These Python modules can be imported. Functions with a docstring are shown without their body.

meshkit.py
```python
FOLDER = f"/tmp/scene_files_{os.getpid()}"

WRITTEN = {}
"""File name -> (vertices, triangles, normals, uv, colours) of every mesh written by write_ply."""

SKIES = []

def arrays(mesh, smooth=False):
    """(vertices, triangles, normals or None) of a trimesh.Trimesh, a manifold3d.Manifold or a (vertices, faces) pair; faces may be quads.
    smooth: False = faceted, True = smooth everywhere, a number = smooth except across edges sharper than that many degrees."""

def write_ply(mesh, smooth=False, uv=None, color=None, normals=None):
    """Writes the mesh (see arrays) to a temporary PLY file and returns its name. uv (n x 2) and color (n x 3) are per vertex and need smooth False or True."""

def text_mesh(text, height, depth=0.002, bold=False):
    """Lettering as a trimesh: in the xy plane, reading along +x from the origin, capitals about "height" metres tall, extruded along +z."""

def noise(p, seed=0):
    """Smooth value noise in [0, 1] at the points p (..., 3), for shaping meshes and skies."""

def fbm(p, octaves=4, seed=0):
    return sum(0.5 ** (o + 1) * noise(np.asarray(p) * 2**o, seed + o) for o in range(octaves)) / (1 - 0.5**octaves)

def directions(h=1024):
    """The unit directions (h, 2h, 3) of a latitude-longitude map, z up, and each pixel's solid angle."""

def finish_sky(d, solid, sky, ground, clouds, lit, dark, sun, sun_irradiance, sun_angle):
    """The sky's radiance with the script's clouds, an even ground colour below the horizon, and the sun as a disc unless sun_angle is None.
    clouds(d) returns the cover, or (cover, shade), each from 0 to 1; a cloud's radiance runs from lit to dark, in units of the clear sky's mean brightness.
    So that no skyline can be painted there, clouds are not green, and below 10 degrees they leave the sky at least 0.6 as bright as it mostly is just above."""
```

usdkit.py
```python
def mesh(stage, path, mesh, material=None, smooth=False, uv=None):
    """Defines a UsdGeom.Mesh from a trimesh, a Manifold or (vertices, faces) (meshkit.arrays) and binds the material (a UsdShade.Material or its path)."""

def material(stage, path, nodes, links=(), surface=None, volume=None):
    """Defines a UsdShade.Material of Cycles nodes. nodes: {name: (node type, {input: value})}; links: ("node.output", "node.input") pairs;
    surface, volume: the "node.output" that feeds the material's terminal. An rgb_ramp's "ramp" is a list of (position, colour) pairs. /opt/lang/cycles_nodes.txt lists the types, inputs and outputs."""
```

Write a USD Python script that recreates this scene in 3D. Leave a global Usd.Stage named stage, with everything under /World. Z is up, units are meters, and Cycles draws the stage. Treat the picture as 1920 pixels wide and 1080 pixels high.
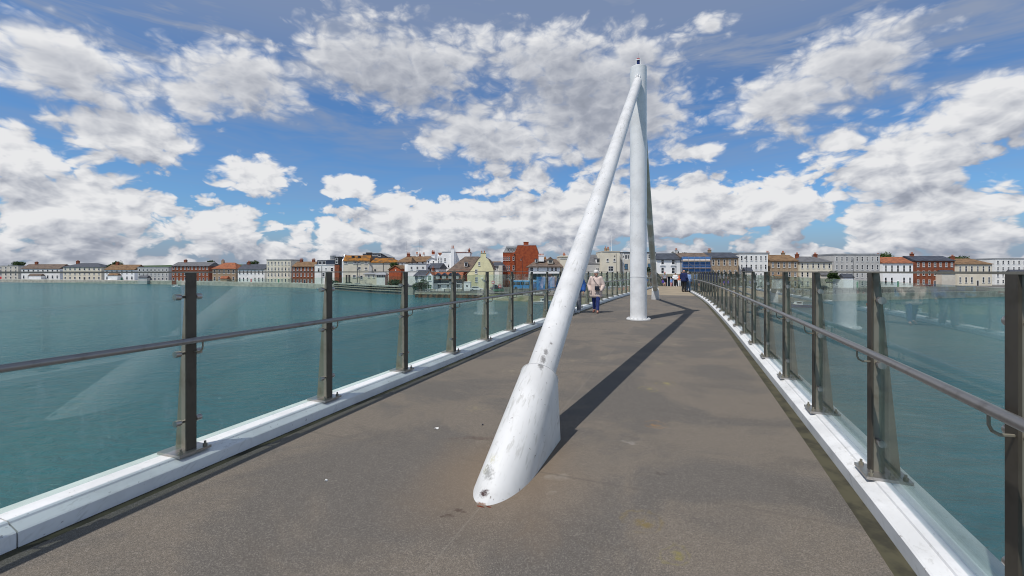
"""A harbour footbridge with a white mast and two raking struts, a town across the water. z up, metres; the camera stands at x = y = 0."""
import math, random
import numpy as np
import trimesh
import manifold3d as m3
import shapely.geometry as sg
from shapely.ops import triangulate
import meshkit, usdkit
from pxr import Usd, UsdGeom, UsdLux, UsdShade, Gf, Sdf, Vt

stage = Usd.Stage.CreateInMemory()
UsdGeom.SetStageUpAxis(stage, 'Z'); UsdGeom.SetStageMetersPerUnit(stage, 1.0)
UsdGeom.Xform.Define(stage, '/World'); UsdGeom.Scope.Define(stage, '/World/Looks')

# ---------------------------------------------------------------- camera
EYE = 1.62
cam = UsdGeom.Camera.Define(stage, '/World/camera')
cam.CreateHorizontalApertureAttr(36.0); cam.CreateVerticalApertureAttr(36.0 * 9 / 16)
cam.CreateFocalLengthAttr(36.0 * 810 / 1920)
cam.CreateVerticalApertureOffsetAttr(-36.0 * 31 / 1920)                 # the lens is held level: uprights stay upright
cam.CreateFStopAttr(0.0); cam.CreateClippingRangeAttr(Gf.Vec2f(0.05, 20000))
cam.CreateExposureAttr(-0.3)
cam.AddTranslateOp().Set(Gf.Vec3d(0, 0, EYE)); cam.AddRotateXOp().Set(90.0)

# ---------------------------------------------------------------- sun and sky
SUN_EL, SUN_AZ = math.radians(60.4), math.radians(-136.5)        # azimuth = atan2(x, y) towards the sun
SUN = np.array([math.sin(SUN_AZ) * math.cos(SUN_EL), math.cos(SUN_AZ) * math.cos(SUN_EL), math.sin(SUN_EL)])
SUN_POWER, SKY_POWER = 1.25, 0.08
CLOUDS = [  # azimuth, elevation, half width (degrees; heaps are 1.7 times as wide as high), weight
    (-20.6, 24.7, 5.6, 1.0), (-15.9, 23.9, 6.3, 1.0), (-11.2, 24.7, 5.6, 1.0), (-13.2, 21.5, 4.6, 0.85), (-7.7, 26.0, 4.5, 0.9), (-3.9, 28.4, 3.1, 0.7), (-17.8, 29.4, 6.3, 0.5), (2.8, 26.2, 5.6, 0.95),
    (8.1, 24.9, 6.3, 1.0), (9.1, 20.3, 7.6, 1.1), (14.9, 19.3, 7.0, 1.1), (15.9, 25.4, 5.3, 0.95), (6.3, 16.9, 5.2, 0.8), (12.5, 15.7, 5.4, 0.85), (7.0, 28.7, 2.8, 0.7), (-5.6, 18.4, 4.9, 1.0),
    (-1.8, 17.0, 5.6, 1.0), (-9.5, 16.5, 3.1, 0.9), (2.8, 16.1, 3.4, 0.85), (2.8, 12.0, 2.6, 0.85), (-1.8, 11.1, 3.1, 0.65), (-0.4, 13.3, 1.4, 0.4), (-20.4, 10.2, 2.4, 1.05), (5.6, 6.9, 5.5, 1.1),
    (10.8, 7.9, 5.7, 1.15), (15.9, 7.4, 4.6, 1.1), (19.7, 7.5, 5.0, 1.1), (23.5, 10.5, 2.4, 0.9), (24.0, 7.0, 4.2, 1.0), (-3.8, 7.6, 2.9, 0.95), (-7.7, 7.7, 2.4, 0.85), (-15.5, 7.9, 3.3, 0.85),
    (-12.2, 7.8, 2.9, 0.75), (-15.2, 5.5, 4.2, 0.95), (-9.1, 5.4, 4.9, 0.9), (-2.8, 5.6, 4.9, 0.95), (-21.6, 4.5, 3.8, 0.8), (-20.9, 7.5, 1.3, 0.55), (-23.2, 7.2, 1.1, 0.5), (21.1, 14.3, 1.8, 0.75),
    (24.1, 14.2, 2.0, 0.8), (24.8, 27.2, 2.7, 0.8), (-31.7, 20.7, 5.8, 1.0), (-36.5, 18.6, 4.4, 0.9), (-41.2, 13.5, 4.6, 1.0), (-46.0, 18.4, 5.2, 1.0), (-30.7, 10.8, 3.4, 0.85), (-45.0, 5.4, 5.2, 1.0),
    (-33.7, 4.9, 4.4, 0.9), (-49.2, 10.0, 3.4, 0.9), (31.7, 18.5, 5.3, 1.0), (38.7, 20.8, 5.6, 1.0), (31.2, 7.5, 4.8, 1.0), (42.0, 10.6, 4.8, 1.0), (48.0, 14.3, 4.7, 1.0), (43.9, 5.0, 5.1, 1.0),
    (37.0, 13.3, 2.9, 0.8),
]


class Graph:
    """Collects Cycles nodes and their links for one material."""
    def __init__(self): self.n, self.l = {}, []
    def add(self, kind, out, values=None, **links):
        name = f'n{len(self.n)}'
        self.n[name] = (kind, values or {})
        for k, v in links.items(): self.l.append((v, f'{name}.{k}'))
        return f'{name}.{out}'
    def math(self, op, a, b=None, c=None, clamp=False):
        vals, links = {'math_type': op, 'use_clamp': clamp}, {}
        for k, v in zip(('value1', 'value2', 'value3'), (a, b, c)):
            if v is None: continue
            if isinstance(v, str): links[k] = v
            else: vals[k] = float(v)
        return self.add('math', 'value', vals, **links)
    def vmath(self, op, a, b=None, out='vector', scale=None):
        vals, links = {'math_type': op}, {}
        for k, v in (('vector1', a), ('vector2', b)):
            if v is None: continue
            if isinstance(v, str): links[k] = v
            else: vals[k] = v
        if isinstance(scale, str): links['scale'] = scale
        elif scale is not None: vals['scale'] = scale
        return self.add('vector_math', out, vals, **links)
    def step(self, v, a, b, lo=0.0, hi=1.0, kind='smoothstep'):
        return self.add('map_range', 'result', {'range_type': kind, 'from_min': a, 'from_max': b, 'to_min': lo, 'to_max': hi, 'clamp': True}, value=v)
    def mix(self, fac, a, b, blend='mix'):
        vals, links = {'mix_type': blend}, {}
        for k, v in (('fac', fac), ('color1', a), ('color2', b)):
            if isinstance(v, str): links[k] = v
            else: vals[k] = v
        return self.add('mix', 'color', vals, **links)
    def noise(self, vec, scale, detail=4, rough=0.5, distortion=0.0, out='fac'):
        return self.add('noise_texture', out, {'dimensions': '3D', 'scale': scale, 'detail': detail, 'roughness': rough, 'distortion': distortion}, vector=vec)
    def make(self, path, surface=None, volume=None):
        return usdkit.material(stage, path, self.n, self.l, surface=surface, volume=volume)


def make_sky():
    g = Graph()
    d = g.add('texture_coordinate', 'generated')
    sx = g.add('separate_xyz', 'x', {}, vector=d); node = sx.split('.')[0]
    x, y, z = node + '.x', node + '.y', node + '.z'
    az = g.math('multiply', g.math('arctan2', x, y), 180 / math.pi)
    el = g.math('multiply', g.math('arcsine', z), 180 / math.pi)
    blue = g.add('sky_texture', 'color', {'sky_type': 'single_scattering', 'sun_disc': False, 'sun_elevation': SUN_EL, 'sun_rotation': SUN_AZ,
                                       'altitude': 0.0, 'air_density': 1.0, 'aerosol_density': 1.0, 'ozone_density': 1.5}, vector=d)

    def blobs(p):
        f = None
        for a, e, r, w in CLOUDS:
            b = g.math('multiply_add', g.vmath('distance', p, (a, 1.7 * e, 0), out='value'), -0.62 * w / (1.12 * r), w - 0.38)
            f = b if f is None else g.math('smoothmax', f, b, 0.4)
        return f

    def rest(p, e):
        """A bank of heaps along the horizon, and loose heaps over the sky behind and above."""
        s = g.vmath('scale', p, scale=1 / 57.3)
        warp = g.vmath('add', s, g.vmath('scale', g.noise(s, 9.0, 1, 0.5, out='color'), scale=0.06))
        heap = g.add('voronoi_texture', 'distance', {'dimensions': '2D', 'feature': 'f1', 'scale': 11.0, 'detail': 1.0, 'roughness': 0.45, 'use_normalize': True}, vector=warp)
        bank = g.math('add', g.math('multiply_add', e, -0.125, 0.80), g.math('multiply_add', heap, -1.5, g.math('multiply_add', g.noise(s, 3.0, 1, 0.5), 0.9, -0.45)))
        loose = g.math('multiply_add', g.noise(s, 2.2, 1, 0.5), 2.2, -1.2)
        away = g.step(g.math('maximum', g.math('subtract', e, 31.0), g.math('subtract', g.math('absolute', az), 53.0)), 0.0, 9.0)
        return g.math('smoothmax', bank, g.math('subtract', loose, g.math('multiply_add', away, -1.2, 1.2)), 0.2)

    def detail(p, octaves):
        s = g.vmath('scale', p, scale=1 / 57.3)
        warp = g.vmath('add', s, g.vmath('scale', g.noise(s, 13.0, 2, 0.55, out='color'), scale=0.055))
        vor = g.add('voronoi_texture', 'distance', {'dimensions': '2D', 'feature': 'f1', 'scale': 20.0, 'detail': 3.0, 'roughness': 0.5, 'use_normalize': True}, vector=warp)
        fine = g.noise(warp, 24.0, octaves, 0.5)
        heaps = g.math('multiply_add', vor, -1.05, 0.44)
        return heaps, g.math('multiply_add', fine, 0.62, -0.31)

    here = g.add('combine_xyz', 'vector', {'z': 0.0}, x=az, y=g.math('multiply', el, 1.7))
    up_big, up_small = (-1.2, 5.0, 0), (-0.8, 1.7, 0)             # towards the sun, across the sky
    there = g.vmath('add', here, up_big)
    base = g.math('smoothmax', blobs(here), rest(here, el), 0.2)
    above = g.math('smoothmax', blobs(there), rest(there, g.math('add', el, up_big[1] / 1.7)), 0.2)
    soft = g.step(el, 8.0, 20.0)
    h0, n0 = detail(here, 7)
    d0 = g.math('add', h0, n0)
    f0 = g.math('add', base, d0)
    h1, n1 = detail(g.vmath('add', here, up_small), 2)
    cover = g.step(g.math('divide', f0, g.math('multiply_add', soft, 0.34, 0.16)), 0.0, 1.0)
    slope = g.math('add', g.math('subtract', h1, h0), g.math('multiply', g.math('subtract', n1, n0), 0.14))                          # the cloud thickens towards the sun: this point lies in its shade
    under = g.math('subtract', g.math('maximum', above, -0.3), g.math('maximum', base, -0.3))
    shade = g.math('multiply_add', g.math('multiply', slope, g.math('multiply_add', soft, -0.5, 1.15)), 1.0, g.math('multiply_add', under, 0.56, 0.18))
    shade = g.math('add', shade, g.math('multiply', g.step(g.math('multiply_add', h0, 0.5, base), 0.1, 0.95), g.math('multiply_add', soft, 0.30, 0.28)))
    shade = g.math('add', shade, g.step(el, 5.0, 0.5, 0.0, 0.18))
    shade = g.math('add', shade, g.step(el, 14.0, 25.0, 0.0, 0.14))
    k = 0.1 / SKY_POWER * 1.14
    tone = g.add('rgb_ramp', 'color', {'ramp': [(p, tuple(k * c for c in col)) for p, col in TONES]}, fac=g.math('multiply', shade, 1.0, clamp=True))
    veil_n = g.noise(g.vmath('multiply', here, (1 / 57.3, 3 / 57.3, 1)), 4.0, 5, 0.6, 0.5)
    veil = g.math('multiply', g.step(veil_n, 0.34, 0.70), g.step(el, 10.0, 24.0, 0.22, 0.95))
    veil = g.math('maximum', g.math('maximum', veil, g.step(el, 18.0, 30.0, 0.0, 0.62)), g.step(el, 7.0, 1.0, 0.0, 0.75))
    blue = g.mix(1.0, blue, tuple(k * c for c in BLUE), 'multiply')
    sky = g.mix(veil, blue, tuple(k * c for c in VEIL))
    sky = g.mix(cover, sky, tone)
    return g.make('/World/Looks/sky', surface=g.add('background_shader', 'background', {'strength': SKY_POWER}, color=sky))


TONES = [(0.0, (8.7, 8.75, 8.9)), (0.3, (6.2, 6.4, 6.9)), (0.6, (3.7, 4.0, 4.75)), (1.0, (2.3, 2.6, 3.2))]
BLUE, VEIL = (0.62, 0.98, 1.34), (3.0, 3.6, 4.9)
dome = UsdLux.DomeLight.Define(stage, '/World/sky')
UsdShade.MaterialBindingAPI.Apply(dome.GetPrim()).Bind(make_sky())
dome.GetPrim().SetCustomDataByKey('kind', 'structure')
sun = UsdLux.DistantLight.Define(stage, '/World/sun')
sun.CreateNormalizeAttr(True); sun.CreateIntensityAttr(SUN_POWER); sun.CreateAngleAttr(0.5); sun.CreateColorAttr(Gf.Vec3f(1.0, 0.955, 0.89))
sun.AddRotateXYZOp().Set(Gf.Vec3f(90 - math.degrees(SUN_EL), 0, 180 - math.degrees(SUN_AZ)))   # its -z axis points away from the sun

# ---------------------------------------------------------------- helpers
USED = {}


def path_of(name, parent):
    base = parent.GetPath().pathString if parent else '/World'
    k = USED.get((base, name), 0); USED[(base, name)] = k + 1
    return f'{base}/{name}' if k == 0 else f'{base}/{name}_{k:03d}'


def tag(o, label=None, cat=None, group=None, kind=None):
    for key, v in (('label', label), ('category', cat), ('group', group), ('kind', kind)):
        if v: o.SetCustomDataByKey(key, v)
    return o


def thing(name, label=None, cat=None, loc=(0, 0, 0), rz=0.0, group=None, parent=None, kind=None):
    x = UsdGeom.Xform.Define(stage, path_of(name, parent))
    x.AddTranslateOp().Set(Gf.Vec3d(*map(float, loc))); x.AddRotateZOp().Set(float(rz))
    return tag(x.GetPrim(), label, cat, group, kind)


def obj(name, mesh, material, parent=None, label=None, cat=None, group=None, kind=None, smooth=False):
    if isinstance(mesh, MB): mesh = mesh.mesh()
    o = usdkit.mesh(stage, path_of(name, parent), mesh, material if isinstance(material, UsdShade.Material) else M[material], smooth=smooth)
    return tag(o.GetPrim(), label, cat, group, kind)


def copy_of(first, loc, rz=0.0, label=None, group=None, parent=None, name=None, scale=None):
    was = first.GetCustomData()
    x = UsdGeom.Xform.Define(stage, path_of(name or first.GetName(), parent))
    x.AddTranslateOp().Set(Gf.Vec3d(*map(float, loc))); x.AddRotateZOp().Set(float(rz))
    if scale: x.AddScaleOp().Set(Gf.Vec3f(*scale))
    r = x.GetPrim(); r.GetReferences().AddInternalReference(first.GetPath()); r.SetInstanceable(True)
    return tag(r, label or was.get('label'), was.get('category'), group or was.get('group'))


def T(x=0, y=0, z=0): return trimesh.transformations.translation_matrix([x, y, z])
def RZ(deg): return trimesh.transformations.rotation_matrix(math.radians(deg), [0, 0, 1])
def unit(v): v = np.asarray(v, float); return v / np.linalg.norm(v)


class MB:
    """Collects simple solids that make one mesh."""
    def __init__(self): self.m = []
    def add(self, m): self.m.append(m); return self
    def box(self, x0, x1, y0, y1, z0, z1): return self.add(trimesh.creation.box([abs(x1 - x0), abs(y1 - y0), abs(z1 - z0)], T((x0 + x1) / 2, (y0 + y1) / 2, (z0 + z1) / 2)))
    def cyl(self, a, b, r, r2=None, n=12): return self.add(rod(a, b, r, r2, n))
    def prism(self, poly, y0, y1): return self.add(prism_xz(poly, y0, y1))
    def tube(self, pts, r, n=8): return self.add(tube(pts, r, n))
    def ball(self, c, r, n=2, s=(1, 1, 1)):
        b = trimesh.creation.icosphere(n, r); b.apply_scale(s); b.apply_translation(c); return self.add(b)
    def mesh(self): return trimesh.util.concatenate(self.m)


def rod(a, b, r, r2=None, n=12):
    a, b = np.asarray(a, float), np.asarray(b, float); r2 = r if r2 is None else r2
    t = unit(b - a); u = unit(np.cross(t, [0, 0, 1] if abs(t[2]) < .9 else [1, 0, 0])); w = np.cross(t, u)
    ang = np.arange(n) * 2 * np.pi / n
    ring = np.cos(ang)[:, None] * u + np.sin(ang)[:, None] * w
    v = np.vstack([a + ring * r, b + ring * r2, [a], [b]])
    i = np.arange(n); j = (i + 1) % n
    f = np.vstack([np.c_[i, j, j + n], np.c_[i, j + n, i + n], np.c_[j, i, np.full(n, 2 * n)], np.c_[i + n, j + n, np.full(n, 2 * n + 1)]])
    m = trimesh.Trimesh(v, f, process=False)
    if m.volume < 0: m.invert()
    return m


def tube(pts, r, n=8):
    p = np.asarray(pts, float); t = np.gradient(p, axis=0); t /= np.linalg.norm(t, axis=1, keepdims=True) + 1e-12
    ref = np.array([0, 0, 1.0]) if np.abs(t[:, 2]).max() < .93 else np.array([1.0, .13, .07])
    u = np.cross(t, ref); u /= np.linalg.norm(u, axis=1, keepdims=True); w = np.cross(t, u)
    ang = np.arange(n) * 2 * np.pi / n
    rr = np.broadcast_to(r, (len(p),))
    v = p[:, None] + rr[:, None, None] * (np.cos(ang)[None, :, None] * u[:, None] + np.sin(ang)[None, :, None] * w[:, None])
    return close_loft(v)


def close_loft(rings):
    """Rings of points (k, n, 3) joined into a closed skin with flat ends."""
    rings = np.asarray(rings, float); k, n = rings.shape[:2]
    i, j = np.meshgrid(np.arange(k - 1), np.arange(n), indexing='ij')
    q = np.stack([i * n + j, i * n + (j + 1) % n, (i + 1) * n + (j + 1) % n, (i + 1) * n + j], -1).reshape(-1, 4)
    v = np.vstack([rings.reshape(-1, 3), rings[0].mean(0), rings[-1].mean(0)])
    e = np.arange(n); e2 = (e + 1) % n
    f = np.vstack([q[:, [0, 1, 2]], q[:, [0, 2, 3]], np.c_[e2, e, np.full(n, k * n)], np.c_[(k - 1) * n + e, (k - 1) * n + e2, np.full(n, k * n + 1)]])
    m = trimesh.Trimesh(v, f, process=False)
    if m.volume < 0: m.invert()
    return m


def prism_xz(poly, y0, y1):
    """A polygon of (x, z) extruded from y0 to y1."""
    pg = sg.Polygon(poly)
    if not pg.exterior.is_ccw: pg = sg.Polygon(list(pg.exterior.coords)[::-1])
    m = trimesh.creation.extrude_polygon(pg, abs(y1 - y0), engine='earcut')
    v = m.vertices.copy(); m.vertices = np.c_[v[:, 0], min(y0, y1) + v[:, 2], v[:, 1]]
    m.fix_normals() if m.volume >= 0 else m.invert()
    if m.volume < 0: m.invert()
    return m


def hull_of(points): return trimesh.convex.convex_hull(np.asarray(points, float))


# ---------------------------------------------------------------- materials
M = {}


def plain(name, color, rough=0.7, metallic=0.0, spec=0.5, vary=0.0, scale=3.0, bump=0.0, bscale=20.0, color2=None, ramp=(0.4, 0.65), stretch=(1, 1, 1), local=True):
    """A principled surface whose colour wanders by noise between color and color2 (or a darker shade of color)."""
    g = Graph()
    pos = g.add('texture_coordinate', 'object') if local else g.add('geometry', 'position')
    p = g.vmath('multiply', pos, stretch) if stretch != (1, 1, 1) else pos
    vals = {'roughness': rough, 'metallic': metallic, 'specular_ior_level': spec}
    links = {}
    if vary or color2:
        n = g.noise(p, scale, 5, 0.6)
        dark = color2 or tuple(c * (1 - vary) for c in color)
        links['base_color'] = g.mix(g.step(n, *ramp), color, dark)
    else: vals['base_color'] = color
    if bump: links['normal'] = g.add('bump', 'normal', {'strength': bump, 'distance': 0.02}, height=g.noise(p, bscale, 4, 0.6))
    M[name] = g.make(f'/World/Looks/{name}', surface=g.add('principled_bsdf', 'BSDF', vals, **links))


for args in [
    ('white_plaster', (.82, .81, .78), .85, 0, .3, .14, .35), ('bright_plaster', (.87, .87, .86), .8, 0, .3, .08, .3), ('cream_plaster', (.72, .66, .53), .85, 0, .3, .12, .3),
    ('pale_plaster', (.62, .58, .50), .85, 0, .3, .16, .3), ('yellow_plaster', (.74, .68, .42), .85, 0, .3, .12, .4), ('grey_plaster', (.50, .49, .47), .85, 0, .3, .15, .3),
    ('slate', (.055, .062, .08), .6, 0, .4, .35, .8), ('grey_slate', (.13, .13, .135), .6, 0, .4, .35, .8), ('dark_cladding', (.05, .045, .045), .6, 0, .4, .3, .8),
    ('lead', (.30, .31, .32), .5, 0, .5, .2, .6), ('frame_white', (.8, .8, .79), .5), ('frame_dark', (.05, .05, .05), .5), ('navy_paint', (.02, .03, .055), .5), ('blue_sheet', (.06, .20, .50), .55, 0, .4, .25, 1.2),
    ('sky_blue_paint', (.07, .30, .62), .4), ('red_paint', (.55, .03, .04), .45), ('green_paint', (.10, .30, .16), .5), ('terracotta', (.42, .15, .08), .8, 0, .3, .25, 1.5),
    ('scaffold_board', (.42, .30, .20), .8, 0, .3, .3, 1.0), ('galvanised', (.32, .32, .32), .45, .5), ('black_metal', (.02, .02, .022), .5), ('rubber', (.02, .02, .02), .8), ('chrome', (.6, .6, .6), .25, .9),
    ('car_white', (.78, .78, .78), .25), ('car_dark', (.03, .035, .045), .25), ('car_blue', (.05, .12, .30), .25), ('car_silver', (.42, .43, .45), .3, .4), ('car_red', (.4, .03, .03), .25),
    ('timber_pale', (.42, .38, .29), .9, 0, .2, .3, 2.0), ('timber_dark', (.06, .05, .04), .9, 0, .2, .4, 2.0), ('concrete', (.42, .40, .34), .9, 0, .2, .3, .5), ('canvas_white', (.78, .77, .74), .7),
    ('skin', (.50, .27, .19), .55), ('skin_tan', (.40, .20, .13), .55), ('hair_white', (.62, .60, .57), .7), ('hair_grey', (.25, .23, .21), .7), ('hair_dark', (.03, .022, .018), .6), ('hair_fair', (.36, .24, .12), .6),
    ('denim', (.035, .055, .20), .85, 0, .2, .35, 9.0), ('pale_denim', (.13, .19, .30), .85, 0, .2, .25, 9.0), ('dark_trousers', (.012, .012, .014), .85), ('navy_jacket', (.012, .022, .09), .8, 0, .3, .3, 8.0), ('blue_jacket', (.03, .11, .36), .7, 0, .3, .3, 8.0),
    ('light_blue_shirt', (.22, .34, .60), .8, 0, .2, .2, 8.0), ('white_cloth', (.74, .74, .74), .85, 0, .2, .12, 8.0), ('pink_cloth', (.62, .30, .32), .85), ('orange_cloth', (.60, .13, .06), .8), ('grey_cloth', (.27, .28, .32), .85, 0, .2, .35, 14.0),
    ('mint_cloth', (.16, .55, .42), .8), ('shoe_dark', (.02, .018, .017), .6), ('shoe_grey', (.45, .45, .46), .7), ('sandal', (.14, .05, .035), .7), ('bag_navy', (.010, .012, .028), .45), ('bag_purple', (.09, .05, .34), .6), ('bag_white', (.75, .75, .73), .6),
    ('lips', (.40, .12, .10), .5), ('eye_dark', (.02, .015, .012), .3), ('lantern_panel', (.012, .02, .09), .15), ('beacon_red', (.30, .025, .03), .3), ('rust', (.16, .035, .018), .9, 0, .2, .5, 12.0), ('cloth_blue_top', (.12, .25, .55), .8),
]: plain(*args)
plain('coat_pink', (.62, .50, .45), .85, 0, .25, .16, 11.0, .35, 22.0)
plain('brick', (.34, .085, .035), .9, 0, .2, 0, 1.1, color2=(.24, .055, .028))
plain('brown_brick', (.26, .085, .045), .9, 0, .2, 0, 1.1, color2=(.17, .06, .035))
plain('pale_brick', (.40, .30, .20), .9, 0, .2, 0, 1.5, color2=(.28, .20, .14))
plain('lichen_roof', (.30, .125, .022), .9, 0, .2, 0, .55, color2=(.12, .07, .035), ramp=(.42, .6))
plain('brown_roof', (.20, .125, .07), .9, 0, .2, 0, .7, color2=(.12, .075, .045))
plain('clay_roof', (.30, .11, .055), .9, 0, .2, 0, .9, color2=(.19, .075, .045))
plain('stone_roof', (.155, .115, .09), .9, 0, .2, 0, .8, color2=(.095, .075, .065))
plain('hedge_leaf', (.035, .075, .02), .7, 0, .3, 0, 1.2, color2=(.015, .035, .010))
plain('conifer_leaf', (.012, .026, .012), .7, 0, .3, 0, 1.2, color2=(.02, .035, .012))
plain('tree_leaf', (.05, .085, .022), .7, 0, .3, 0, .8, color2=(.022, .045, .012))
plain('bark', (.08, .055, .04), .9, 0, .2, .3, 4.0)
plain('pile_steel', (.16, .075, .035), .9, 0, .2, 0, 1.4, color2=(.06, .04, .03), stretch=(1, 1, .4))
plain('bank_mud', (.22, .20, .13), .95, 0, .2, 0, .35, color2=(.10, .115, .05), bump=.6, bscale=2.0, local=False)
plain('town_ground', (.17, .16, .145), .95, 0, .2, 0, .05, color2=(.11, .105, .10), local=False)
plain('steel', (.25, .235, .19), .5, .45, .5, 0, 6.0, color2=(.17, .145, .105), ramp=(.45, .75))
plain('steel_flange_shaded', (.075, .065, .05), .55, .35, .5, 0, 6.0, color2=(.045, .037, .026), ramp=(.45, .75))  # post steel with the deck side's shade put into its colour
plain('steel_bright', (.42, .40, .38), .33, .85, .5, 0, 9.0, color2=(.30, .27, .23), ramp=(.5, .8))
plain('gutter_dirt', (.075, .07, .045), .95, 0, .2, 0, 5.0, color2=(.04, .038, .028), local=False)
plain('joint_metal', (.26, .25, .23), .5, .5, .5, .3, 8.0, local=False)


def window_glass(name, tint):
    g = Graph()
    M[name] = g.make(f'/World/Looks/{name}', surface=g.add('principled_bsdf', 'BSDF', {'base_color': tint, 'roughness': 0.06, 'specular_ior_level': 0.6}))


window_glass('pane', (.02, .026, .034)); window_glass('pane_green', (.06, .14, .06)); window_glass('pane_blue', (.04, .12, .20))
def schlick(g, f0):
    """Reflectance of a pane by the angle of view, the same from both of its sides."""
    w = g.math('power', g.add('layer_weight', 'facing', {'blend': 0.5}), 5.0)
    return g.math('multiply_add', w, 1 - f0, f0)


g = Graph()                                                           # railing glass: green-tinted, sunlight passes
tr = g.add('transparent_bsdf', 'BSDF', {'color': (.86, .925, .90)})
gl = g.add('glossy_bsdf', 'BSDF', {'color': (.92, .95, .95), 'roughness': 0.0})
pos = g.add('geometry', 'position')
salt = g.math('multiply', g.step(g.noise(g.vmath('multiply', pos, (1, 1, .35)), 5.0, 6, .7), .50, .80), .07)
tr = g.add('mix_closure', 'closure', {}, fac=g.math('add', salt, .004), closure1=tr, closure2=g.add('diffuse_bsdf', 'BSDF', {'color': (.55, .58, .57)}))
M['railing_glass'] = g.make('/World/Looks/railing_glass', surface=g.add('mix_closure', 'closure', {}, fac=schlick(g, .042), closure1=tr, closure2=gl))
g = Graph()
gl = g.add('glossy_bsdf', 'BSDF', {'color': (.9, .95, .95), 'roughness': 0.02})
M['car_glass'] = g.make('/World/Looks/car_glass', surface=g.add('mix_closure', 'closure', {}, fac=schlick(g, .06), closure1=g.add('principled_bsdf', 'BSDF', {'base_color': (.02, .025, .03), 'roughness': .05}), closure2=gl))

# ---------------------------------------------------------------- the bridge's line
MAST = np.array([4.266, 14.58])
AX = np.array([.36031, .93283]); LT = np.array([-AX[1], AX[0]])        # along the bridge to the town; to its left
BRIDGE_YAW = math.degrees(math.atan2(AX[1], AX[0]))
_s = [-45, -30, -20, -15, -11.4, -8, -5, -2, 2, 7, 12, 16, 21, 26.5, 31, 38, 46, 60, 100]
_l = [1.55, 1.85, 2.2, 2.36, 2.47, 2.53, 2.58, 2.58, 2.52, 2.42, 2.22, 1.98, 1.70, 1.42, 1.22, 1.05, 1.0, 1.0, 1.0]
_r = [1.55, 1.85, 2.2, 2.36, 2.50, 2.56, 2.60, 2.64, 2.66, 2.65, 2.56, 2.42, 2.17, 1.93, 1.76, 1.60, 1.55, 1.55, 1.55]
from scipy.interpolate import PchipInterpolator
_fl, _fr = PchipInterpolator(_s, _l), PchipInterpolator(_s, _r)


def deck_z(s):
    s = np.asarray(s, float); a = np.clip(s - 33, 0, 11)
    return -0.0036 * a * a - 0.0792 * np.clip(s - 44, 0, None)


def edge(s, side): return _fl(s) if side > 0 else -_fr(s)
def at(s, p, z=0.0): q = MAST + s * AX + p * LT; return np.array([q[0], q[1], z + float(deck_z(s))])


def grid(rows):
    """An open sheet through rows of points."""
    r = np.asarray(rows, float); k, n = r.shape[:2]
    i, j = np.meshgrid(np.arange(k - 1), np.arange(n - 1), indexing='ij')
    q = np.stack([i * n + j, i * n + j + 1, (i + 1) * n + j + 1, (i + 1) * n + j], -1).reshape(-1, 4)
    m = trimesh.Trimesh(r.reshape(-1, 3), np.vstack([q[:, [0, 1, 2]], q[:, [0, 2, 3]]]), process=False)
    if m.face_normals[:, 2].mean() < 0: m.invert()
    return m

# ---------------------------------------------------------------- water and land
WATER_Z, LAND_Z = -6.0, -4.4


def far(x, D): return np.array([(x - 960) / 810 * D, D])               # a point at depth D on a bearing


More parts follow.
